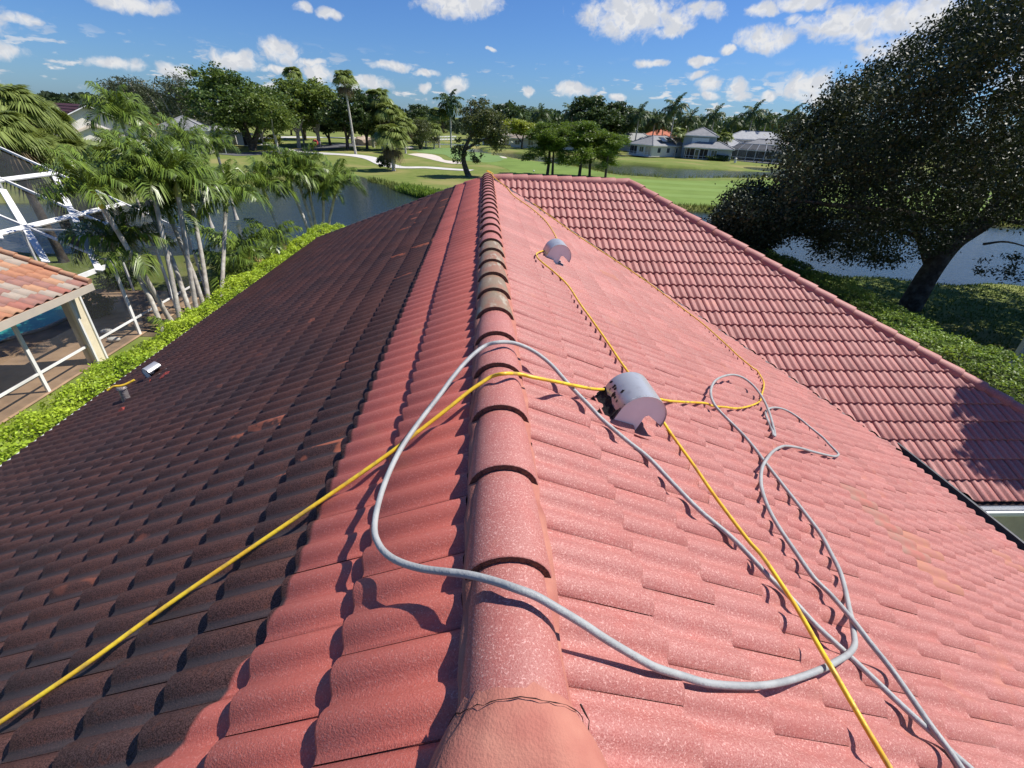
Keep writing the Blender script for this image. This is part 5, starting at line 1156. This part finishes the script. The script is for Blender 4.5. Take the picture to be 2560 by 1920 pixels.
# ------------------------------------------------------------------ houses
def house(name, loc, rz, label, W_, D_, h, roofs, wallm, roofm, extra=None):
    e = empty(name, loc, rz, label, 'house'); wb = MB(); rb = MB(); fb = MB()
    for r in roofs:
        x0, x1, y0, y1, z0, z1, pitch, kind = r; wb.box(((x0+x1)/2, (y0+y1)/2, (z0+z1)/2), (x1-x0, y1-y0, z1-z0))
        o = .5; X0_, X1_, Y0_, Y1_ = x0-o, x1+o, y0-o, y1+o; w, d = X1_-X0_, Y1_-Y0_; zz = z1-.02
        if kind == 'hip':
            if w >= d: a, b_ = (X0_+d/2, (Y0_+Y1_)/2, zz+pitch*d/2), (X1_-d/2, (Y0_+Y1_)/2, zz+pitch*d/2)
            else: a, b_ = ((X0_+X1_)/2, Y0_+w/2, zz+pitch*w/2), ((X0_+X1_)/2, Y1_-w/2, zz+pitch*w/2)
            V = [(X0_, Y0_, zz), (X1_, Y0_, zz), (X1_, Y1_, zz), (X0_, Y1_, zz), a, b_]
            Fc = [(0, 1, 5, 4), (1, 2, 5), (2, 3, 4, 5), (3, 0, 4)] if w >= d else [(0, 1, 4), (1, 2, 5, 4), (2, 3, 5), (3, 0, 4, 5)]
            rb.add(V, Fc); rb.add([(X0_, Y0_, zz-.02), (X1_, Y0_, zz-.02), (X1_, Y1_, zz-.02), (X0_, Y1_, zz-.02)], [(3, 2, 1, 0)])
            cap = MB()
            for (p_, q_) in (((0, 4), (1, 5 if w >= d else 4), (2, 5), (3, 4 if w >= d else 5), (4, 5))): rb.beam(Vector(V[p_])+Vector((0, 0, .04)), Vector(V[q_])+Vector((0, 0, .04)), .22, .10)
        else:  # gable, ridge along y, gable faces front
            xm = (X0_+X1_)/2; zt = zz+pitch*w/2
            V = [(X0_, Y0_, zz), (xm, Y0_, zt), (X1_, Y0_, zz), (X0_, Y1_, zz), (xm, Y1_, zt), (X1_, Y1_, zz)]
            V2 = [(a, b_, c-.14) for a, b_, c in V]
            rb.add(V+V2, [(0, 1, 4, 3), (1, 2, 5, 4), (6, 9, 10, 7), (7, 10, 11, 8)])
            nr = 9
            for k in range(1, nr):   # visible course ridges on the near slope
                t_ = k/nr; rb.beam((X0_+(xm-X0_)*t_, Y0_, zz+(zt-zz)*t_+.02), (X0_+(xm-X0_)*t_, Y1_, zz+(zt-zz)*t_+.02), .05, .05)
            wb.add([(x0, y0, z1), (x1, y0, z1), ((x0+x1)/2, y0, z1+pitch*(x1-x0)/2)], [(0, 1, 2)])
            for a_, b_ in ((V[0], V[1]), (V[1], V[2])): fb.beam(Vector(a_)+Vector((0, -.02, -.1)), Vector(b_)+Vector((0, -.02, -.1)), .05, .3, up=(0, 1, 0))
        for (a_, b_) in (((X0_, Y0_), (X1_, Y0_)), ((X1_, Y0_), (X1_, Y1_)), ((X0_, Y0_), (X0_, Y1_))):
            if kind == 'hip' or a_[0] == b_[0]: fb.beam((*a_, zz-.11), (*b_, zz-.11), .04, .18)
    wb.build('wall', wallm, e); rb.build('roof', roofm, e); fb.build('fascia', WHITE, e)
    def win(x, z, w, hh, y=-.03, m=GLASS, side='front', nm='window'):
        f = MB(); g_ = MB()
        if side == 'front':
            f.box((x, y, z), (w+.16, .06, hh+.16)); o1 = f.build(nm, WHITE, e); g_.box((x, y-.02, z), (w, .06, hh)); g_.build('pane', m, o1)
            if w > 1.2 and m is not WHITE: b = MB(); b.box((x, y-.06, z), (.06, .03, hh)); b.build('mullion', WHITE, o1)
        else:
            f.box((y, x, z), (.06, w+.16, hh+.16)); o1 = f.build(nm, WHITE, e); g_.box((y+.02*(1 if y > 1 else -1), x, z), (.06, w, hh)); g_.build('pane', m, o1)
    e['_'] = 0; del e['_']
    if extra: extra(e, win)
    return e
def exA(e, win):
    win(1.7, 1.3, 1.9, 1.9, m=DARK, nm='porch_opening'); win(.45, 1.3, .5, 1.9, m=DARK, nm='door'); win(4.3, 1.5, 1.3, 1.2); win(6.6, 1.3, 2.0, 1.9, m=BEIGE, nm='porch_opening')
    b = MB(); b.box((3.4, -.5, .5), (7.6, .04, .06)); b.box((3.4, -.5, .95), (7.6, .04, .06)); [b.box((x*.4, -.5, .5), (.04, .04, .95)) for x in range(0, 19)]; b.build('railing', WHITE, e)
    b = MB(); b.box((3.8, -.3, .03), (8.4, 1.2, .12)); b.build('patio_slab', STUCCO, e)
    for x in (3.0, 5.4): b = MB(); b.box((x, -.1, 1.3), (.18, .18, 2.5)); b.build('porch_column', WHITE, e)
    for y in (4.5, 7.0): b = MB(); b.beam((6.1, y, 4.45), (7.9, y, 3.57), 2.0, .06, up=(0, 0, 1)); b.build('solar_panel', GLASS, e)
    for y in (2.5, 6, 9): win(y, 1.5, 1.1, 1.1, y=8.03, side='s')
ga = gnd(1572, 386); gb = gnd(1652, 395); ra = math.atan2(gb.y-ga.y, gb.x-ga.x)
house('grey_roofed_house', (ga.x, ga.y, 0), ra, 'white one storey house with grey hip roof and railed porch, across the canal', 8, 12, 2.7, [(0, 8, 0, 13, 0, 2.7, .46, 'hip')], STUCCO, GREYROOF, exA)
def exB(e, win):
    win(3.6, 4.1, 4.0, 1.15, y=2.97, m=WHITE, nm='shuttered_window'); win(1.8, 1.25, 2.3, 2.2, m=DARK, nm='lanai_opening'); win(5.2, 1.25, 1.9, 2.2, m=DARK, nm='lanai_opening'); win(3.55, 1.1, .9, 2.0, m=GLASS, nm='door')
    win(7.7, 1.6, 1.3, 1.1); b = MB(); b.box((1.0, -.12, 1.3), (.08, .08, 2.6)); b.box((6.4, -.12, 1.3), (.08, .08, 2.6)); b.box((3.6, -.12, 2.55), (5.6, .08, .1)); b.box((3.6, -.12, .7), (5.6, .06, .06)); b.build('lanai_frame', WHITE, e)
    win(5.5, 4.4, 1.2, .9, y=7.33, side='s')
gb1 = gnd(1703, 395); rb1 = math.radians(-27)
house('two_storey_house', (gb1.x, gb1.y, 0), rb1, 'two storey blue grey house with a hip roof and a wide white shuttered window', 11, 10, 5.3, [(-.6, 7.3, 3, 13, 0, 5.3, .42, 'hip'), (.6, 11.8, 0, 7, 0, 2.7, .36, 'hip')], BLUEGREY, GREYROOF, exB)
P = gnd(1790, 401); o = crown_mesh('clipped_shrub', DKLEAF, [(0, 0, .6, 2.4, .7, .7), (1.8, -.5, .6, 1.6, .6, .65)], 2200, .16, sub=20); o.location = (P.x, P.y-.6, 0); tag(o, 'dark clipped shrubs against the two storey house wall', 'shrub')
def exC(e, win): win(6, 1.2, 6.5, 2.1, m=DARK, nm='patio_opening'); win(11, 1.3, 1.5, 1.3)
gc = gnd(1818, 400); gd = gnd(1940, 410); rc = math.atan2(gd.y-gc.y, gd.x-gc.x)
cp_, sp_ = math.cos(rc), math.sin(rc); base = Vector((gc.x-sp_*5, gc.y+cp_*5, 0))
house('lanai_house', base, rc, 'single storey house with a weathered grey roof behind the screen cage', 13, 10, 2.7, [(-1, 13.5, 0, 10, 0, 2.8, .42, 'hip')], BLUEGREY, GREYROOF, exC)
ce = empty('pool_cage', (gc.x, gc.y, 0), rc, 'grey framed screen pool cage with a sloping top, rightmost across the canal', 'screen enclosure')
FR = nmat('cage_frame', (.50, .52, .54), (.45, .47, .49), 3, .5)
for i in range(7):
    x = i*13/6; b = MB(); b.beam((x, 0, 0), (x, 0, 2.6), .12, .12); b.build('post', FR, ce)
    b = MB(); b.beam((x, 0, 2.6), (x*(.78)+1.4, 1.7, 4.0), .12, .12); b.build('rafter', FR, ce)
    b = MB(); b.beam((x*.78+1.4, 1.7, 4.0), (x*.78+1.4, 4.6, 4.0), .1, .1); b.build('rafter', FR, ce)
for (z, y, k0, k1) in ((2.6, 0, 0, 13), (4.0, 1.7, 1.4, 11.54), (.9, 0, 0, 13)): b = MB(); b.beam((k0, y, z), (k1, y, z), .12, .12); b.build('rail', FR, ce)
for i in range(6):
    x, x2 = i*13/6, (i+1)*13/6
    mesh('screen_panel', [(x, 0, .05), (x2, 0, .05), (x2, 0, 2.55), (x, 0, 2.55)], [(0, 1, 2, 3)], SCREEND, ce)
    mesh('screen_panel', [(x, 0, 2.65), (x2, 0, 2.65), (x2*.78+1.4, 1.7, 4), (x*.78+1.4, 1.7, 4)], [(0, 1, 2, 3)], SCREEND, ce)
b = MB(); b.box((6.5, 2, .04), (13.4, 5, .1)); b.build('slab', STUCCO, ce)
def at_h(px, ytop, Y, z): t_ = at(px, ytop, Y); return Vector((t_.x, t_.y, 0)), t_.z
def back_house(name, px, ytop, Y, w, d, h, roofm, wallm, label, rz=-.4, pitch=.42):
    t_ = at(px, ytop, Y); c, s = math.cos(rz), math.sin(rz); loc = Vector((t_.x-c*w/2+s*d/2, t_.y-s*w/2-c*d/2, 0)); rise = pitch*(min(w, d)/2+.5)
    hh = max(2.4, t_.z-rise)
    def ex(e, win):
        for k in range(int(w//4)): win(2+k*4, hh-1.1, 1.4, 1.0)
    return house(name, loc, rz, label, w, d, hh, [(0, w, 0, d, 0, hh, pitch, 'hip')], wallm, roofm, ex)
back_house('white_roofed_house', 1592, 332, 158, 13, 9, 0, WHITEROOF, STUCCO, 'house with a pale grey roof behind the leftmost house across the canal')
back_house('orange_roofed_house', 1655, 320, 168, 9, 9, 0, ORANGEROOF, BEIGE, 'taller orange tiled roof behind the royal palms')
back_house('orange_roofed_house', 1662, 336, 152, 8, 8, 0, ORANGEROOF, BEIGE, 'lower orange tiled roof in front of the taller one')
back_house('white_two_storey_house', 1893, 328, 152, 17, 9, 0, WHITEROOF, STUCCO, 'long pale two storey house behind the screen cage')
back_house('pale_roofed_house', 1828, 346, 148, 9, 8, 0, WHITEROOF, STUCCO, 'pale low roof between the two storey house and the screen cage')
back_house('tan_roofed_house', 1985, 352, 135, 11, 9, 0, TANROOF, BEIGE, 'tan roofed house beside the screen cage, touching the oak')
back_house('red_roofed_house', 1436, 322, 150, 9, 9, 0, ORANGEROOF, STUCCO, 'red tiled roof seen between the pines')
back_house('white_walled_house', 1340, 338, 150, 12, 9, 0, TANROOF, STUCCO, 'white walled house hidden behind the leftmost pine')
def exG(e, win): win(5.3, 1.15, 2.2, 2.0, m=WHITE, nm='garage_door'); win(7.7, 1.15, 2.2, 2.0, m=WHITE, nm='garage_door'); win(1.5, 1.2, 1.0, 1.9, m=DARK, nm='door')
gg = gnd(1238, 361); house('brown_roofed_house', (gg.x, gg.y, 0), math.radians(-8), 'tan hip roofed house with two white garage doors left of the yellow green tree', 10, 9, 2.6, [(0, 10, 0, 9, 0, 2.6, .42, 'hip'), (2.5, 7, 5, 9, 2.6, 5.6, .4, 'hip')], BEIGE, TANROOF, exG)
gg = gnd(1206, 362); house('small_white_house', (gg.x, gg.y, 0), math.radians(-10), 'white house end left of the tan roofed garage house', 4, 7, 2.5, [(0, 4, 0, 7, 0, 2.5, .42, 'gable')], STUCCO, GREYROOF, None)
P = gnd(1229, 360); o = crown_mesh('red_shrub', REDLEAF, [(0, 0, 1.2, 1.0, .8, 1.1)], 700, .18, sub=14); o.location = (P.x, P.y-.5, 0); tag(o, 'red flowering shrub at the corner of the tan roofed house', 'shrub')
P = gnd(1300, 362); o = crown_mesh('dark_hedge', DKLEAF, [(-3, 0, .6, 3, .8, .8), (3, 0, .6, 4, .8, .8)], 2600, .2, sub=20); o.location = (P.x, P.y, 0); tag(o, 'low dark hedge behind the yellow green tree', 'hedge')
# gabled house on the left
pk = at(208, 260, 62); rzg = math.radians(60); c, s = math.cos(rzg), math.sin(rzg); w = 9.6; hh = pk.z-.45*(w/2+.5)
loc = Vector((pk.x-c*w/2, pk.y-s*w/2, 0))
def exg(e, win): win(4.8, 1.4, 2.2, 1.4); b = MB(); b.beam((2.6, -.25, hh-.5), (4.8, -.25, hh+.35), .5, .16); b.beam((4.8, -.25, hh+.35), (7.0, -.25, hh-.5), .5, .16); b.build('porch_gable', BEIGE, e)
house('gabled_house', loc, rzg, 'white gabled house with a dark brown roof above the left palms', w, 14, hh, [(0, w, 0, 16, 0, hh, .45, 'gable')], STUCCO, BROWNROOF, exg)
def exh(e, win): win(3, 1.4, 1.6, 1.2); win(8, 1.2, 1.2, 2.0, m=DARK, nm='door')
pk = at(462, 291, 88); house('grey_roofed_house', (pk.x-3.0, pk.y-3, 0), math.radians(20), 'white walled house with a pale grey roof left of the domed ficus', 7, 7, 2.8, [(0, 6.4, 0, 7, 0, pk.z-.45*3.7, .45, 'hip')], STUCCO, GREYROOF, exh)
pk = gnd(560, 366); house('white_carport_house', (pk.x-4, pk.y, 0), math.radians(15), 'low white house and carport behind the ficus trunk', 12, 8, 2.7, [(0, 5, 2, 7, 0, 2.5, .3, 'hip'), (5.7, 8, 3, 6, 0, 2.1, .2, 'hip')], WHITE, WHITEROOF, exh)
pk = at(330, 300, 140); back_house('orange_roofed_house', 315, 296, 120, 10, 9, 0, ORANGEROOF, BEIGE, 'sliver of orange roof under the casuarina trees')
# house at the right edge
rh = Vector((18.35, 13.2, 0)); rc_ = gnd(2529, 738, 2.5)
e = empty('beige_house', rh, 0, 'beige house corner with a white framed window at the right edge', 'house')
b = MB(); b.box((4.5, -5, 1.25), (9, 10, 2.5)); b.build('wall', BEIGE, e)
b = MB(); b.box((-.04, -.04, 1.25), (.16, .16, 2.5)); b.build('corner_trim', WHITE, e)
b = MB(); b.box((-.03, -1.5, 1.35), (.06, 1.3, 1.2)); f_ = b.build('window', WHITE, e); b = MB(); b.box((-.06, -1.5, 1.35), (.04, 1.1, 1.0)); b.build('pane', GLASS, f_)
b = MB(); b.add([(.9, .5, 2.5), (9.6, .5, 2.5), (9.6, -10.6, 2.5), (.9, -10.6, 2.5), (5, -4.5, 4.4), (5, -6, 4.4)], [(1, 0, 4), (2, 1, 4, 5), (3, 2, 5), (0, 3, 5, 4), (0, 1, 2, 3)]); b.build('roof', TANROOF, e)
b = MB(); b.beam((.9, .5, 2.45), (9.6, .5, 2.45), .05, .2); b.beam((.9, .5, 2.45), (.9, -10, 2.45), .05, .2); b.build('gutter', WHITE, e)

# ------------------------------------------------------------------ golf course bits
def rock(name, P, s, m, label, seed, group=None):
    bm = bmesh.new(); bmesh.ops.create_icosphere(bm, subdivisions=2, radius=1); r = random.Random(seed)
    for v in bm.verts: v.co *= 1+r.gauss(0, .13)
    me = bpy.data.meshes.new(name); bm.to_mesh(me); bm.free(); me.materials.append(m); o = bpy.data.objects.new(name, me); link(o); o.location = P; o.scale = s; tag(o, label, 'boulder', group)
ROCK = nmat('limestone', (.52, .42, .32), (.38, .30, .23), 2, .95, 1, 8)
for i, (x, y, sx_, lb) in enumerate([(903, 364, 1.6, 'leftmost limestone boulder beside the tall thin palm'), (917, 362, 1.9, 'largest limestone boulder of the three'), (932, 365, 1.3, 'rightmost limestone boulder of the three')]):
    P = gnd(x, y); rock('boulder', (P.x, P.y, .7), (sx_, 1.2, 1.3), ROCK, lb, i, 'limestone boulders on the golf course')
P = gnd(668, 358); o = crown_mesh('yellow_hedge', YGLEAF, [(-1.6, 0, .8, 1.8, 1, .9), (1.6, 0, .8, 1.8, 1, .9)], 2400, .16, sub=20); o.location = (P.x, P.y, 0); tag(o, 'rounded yellow clipped hedge on the grass behind the ficus trunk', 'hedge')
P = gnd(790, 370); b = MB(); b.tube([(0, 0, 0), (0, 0, .5)], .06, 6); e = empty('red_ball_marker', (P.x, P.y, 0), 0, 'round red marker on a short stem beside the road', 'marker'); b.build('stem', WHITE, e)
bm = bmesh.new(); bmesh.ops.create_uvsphere(bm, u_segments=14, v_segments=10, radius=.62); me = bpy.data.meshes.new('ball'); bm.to_mesh(me); bm.free(); me.materials.append(nmat('faded_red', (.62, .10, .09), (.5, .08, .07), 2, .5)); o = bpy.data.objects.new('ball', me); link(o, e); o.location = (0, 0, 1.0)
for (x, y, lb) in [(1334, 431, 'white tee marker ball on the fairway, left one'), (1382, 428, 'white tee marker ball on the fairway, right one')]:
    P = gnd(x, y); bm = bmesh.new(); bmesh.ops.create_uvsphere(bm, u_segments=12, v_segments=8, radius=.13); me = bpy.data.meshes.new('tee_marker'); bm.to_mesh(me); bm.free(); me.materials.append(WHITE)
    o = bpy.data.objects.new('tee_marker', me); link(o); o.location = (P.x, P.y, float(hz(P.x, P.y))+.12); tag(o, lb, 'tee marker')
P = gnd(1837, 407); b = MB(); b.tube([(0, 0, 0), (0, 0, .9)], .28, 10); b.tube([(0, 0, .9), (0, 0, 1.1)], [.34, .2], 10); o = b.build('pump_housing', STUCCO); o.location = (P.x, P.y, 0); tag(o, 'small pale pump housing on the bank before the screen cage', 'pump')
# a golf-side bridge rail / white wall behind the green
P = gnd(1095, 352); P2 = gnd(1140, 351); b = MB(); b.beam((P.x, P.y, 1.2), (P2.x, P2.y, 1.2), .2, .25); b.beam((P.x, P.y, .4), (P2.x, P2.y, .4), .2, .3)
for k in range(7): q = P.lerp(P2, k/6); b.beam((q.x, q.y, -.3), (q.x, q.y, 1.3), .25, .25)
tag(b.build('white_bridge_rail', WHITE), 'white rail fence of a low bridge behind the putting green', 'fence')

# ------------------------------------------------------------------ banks, far wood
def scatter_bank(name, poly_pts, n, m, size, spread, hgt, kind='stuff'):
    P = np.array(poly_pts, float); seg = np.hypot(*(P[1:]-P[:-1]).T); cum = np.r_[0, np.cumsum(seg)]; t_ = rng.uniform(0, cum[-1], n)
    i = np.clip(np.searchsorted(cum, t_)-1, 0, len(seg)-1); f_ = ((t_-cum[i])/seg[i])[:, None]; Q = P[i]*(1-f_)+P[i+1]*f_+rng.normal(0, spread, (n, 2))
    z = hz(Q[:, 0], Q[:, 1]); ok = z > -.45; Q, z = Q[ok], z[ok]; n = len(Q); a = rng.uniform(0, 6.28, n); h_ = hgt*rng.uniform(.5, 1.3, n); w = size
    B = np.c_[Q, z]; D = np.c_[np.cos(a)*w, np.sin(a)*w, np.zeros(n)]; T = B+np.c_[rng.normal(0, .25, n)*h_, rng.normal(0, .25, n)*h_, h_]
    return qmesh(name, np.stack([B-D, B+D, T+D*.3, T-D*.3], 1).reshape(-1, 3), m, kind=kind)
o = scatter_bank('bank_grass', [(60, 45.5), (47, 45.8), (35, 47.1), (24, 47.9), (16, 48.6), (4, 48.6), (-4.5, 49.6), (-8, 52), (-10, 54.5), (-12, 58.5), (-15, 63)], 16000, REEDS, .035, .8, .30); tag(o, 'rough grass along the far bank of the lake', 'grass')
o = scatter_bank('bank_grass', [(-5, 49.8), (-7.6, 51.7), (-9.4, 54)], 5000, HEDGED, .07, .9, .5); tag(o, 'broad leaved green weeds on the bank under the leaning tree', 'weeds')
o = scatter_bank('bank_grass', [(90, 81), (51, 84.5), (38, 82.5), (29, 80), (22, 81), (17, 94)], 9000, REEDS, .05, .9, .55); tag(o, 'rushes along the near bank of the canal', 'rushes')
# nearby lawn blades under the oak
n = 22000; X = rng.uniform(11, 44, n); Y = rng.uniform(12, 26, n)
z = hz(X, Y); ok = z > -.2; X, Y, z = X[ok], Y[ok], z[ok]; n = len(X); a = rng.uniform(0, 6.28, n); h_ = rng.uniform(.05, .12, n)
B = np.c_[X, Y, z]; D = np.c_[np.cos(a), np.sin(a), np.zeros(n)]*.03; T = B+np.c_[rng.normal(0, .04, n), rng.normal(0, .04, n), h_]
o = qmesh('lawn_blades', np.stack([B-D, B+D, T+D*.2, T-D*.2], 1).reshape(-1, 3), leafm('lawn_blade', (.09, .135, .03), (.115, .16, .035), .3, .3), kind='stuff'); tag(o, 'grass under and around the oak', 'grass')
# far wood: one dark mass along the horizon
n = 15000; X = rng.uniform(8, 150, n); Y = rng.uniform(172, 215, n); top = 9.8+1.2*np.sin(X*.31)+1.3*np.sin(X*.13+1)+.8*np.sin(X*.9)
o = qmesh('far_wood', leaf_quads(np.c_[X, Y, top*rng.uniform(0, 1, n)**.6], .75, .6), DKLEAF, kind='stuff'); tag(o, 'dark mass of trees behind the row of houses across the canal', 'woods')
n = 26000; az_ = rng.uniform(-1.05, 1.0, n); R_ = rng.uniform(230, 420, n); top = 8.2+1.8*np.sin(az_*31)+1.2*np.sin(az_*77+1)+.9*np.sin(az_*140)+1.5*np.sin(az_*9)
X = np.sin(az_)*R_; Y = np.cos(az_)*R_; Z = top*rng.uniform(0, 1, n)**.7*(R_/300)**.4
o = qmesh('far_wood', leaf_quads(np.c_[X, Y, Z], 1.25, .7), FARWOOD, kind='stuff'); tag(o, 'dark line of trees along the horizon', 'woods')
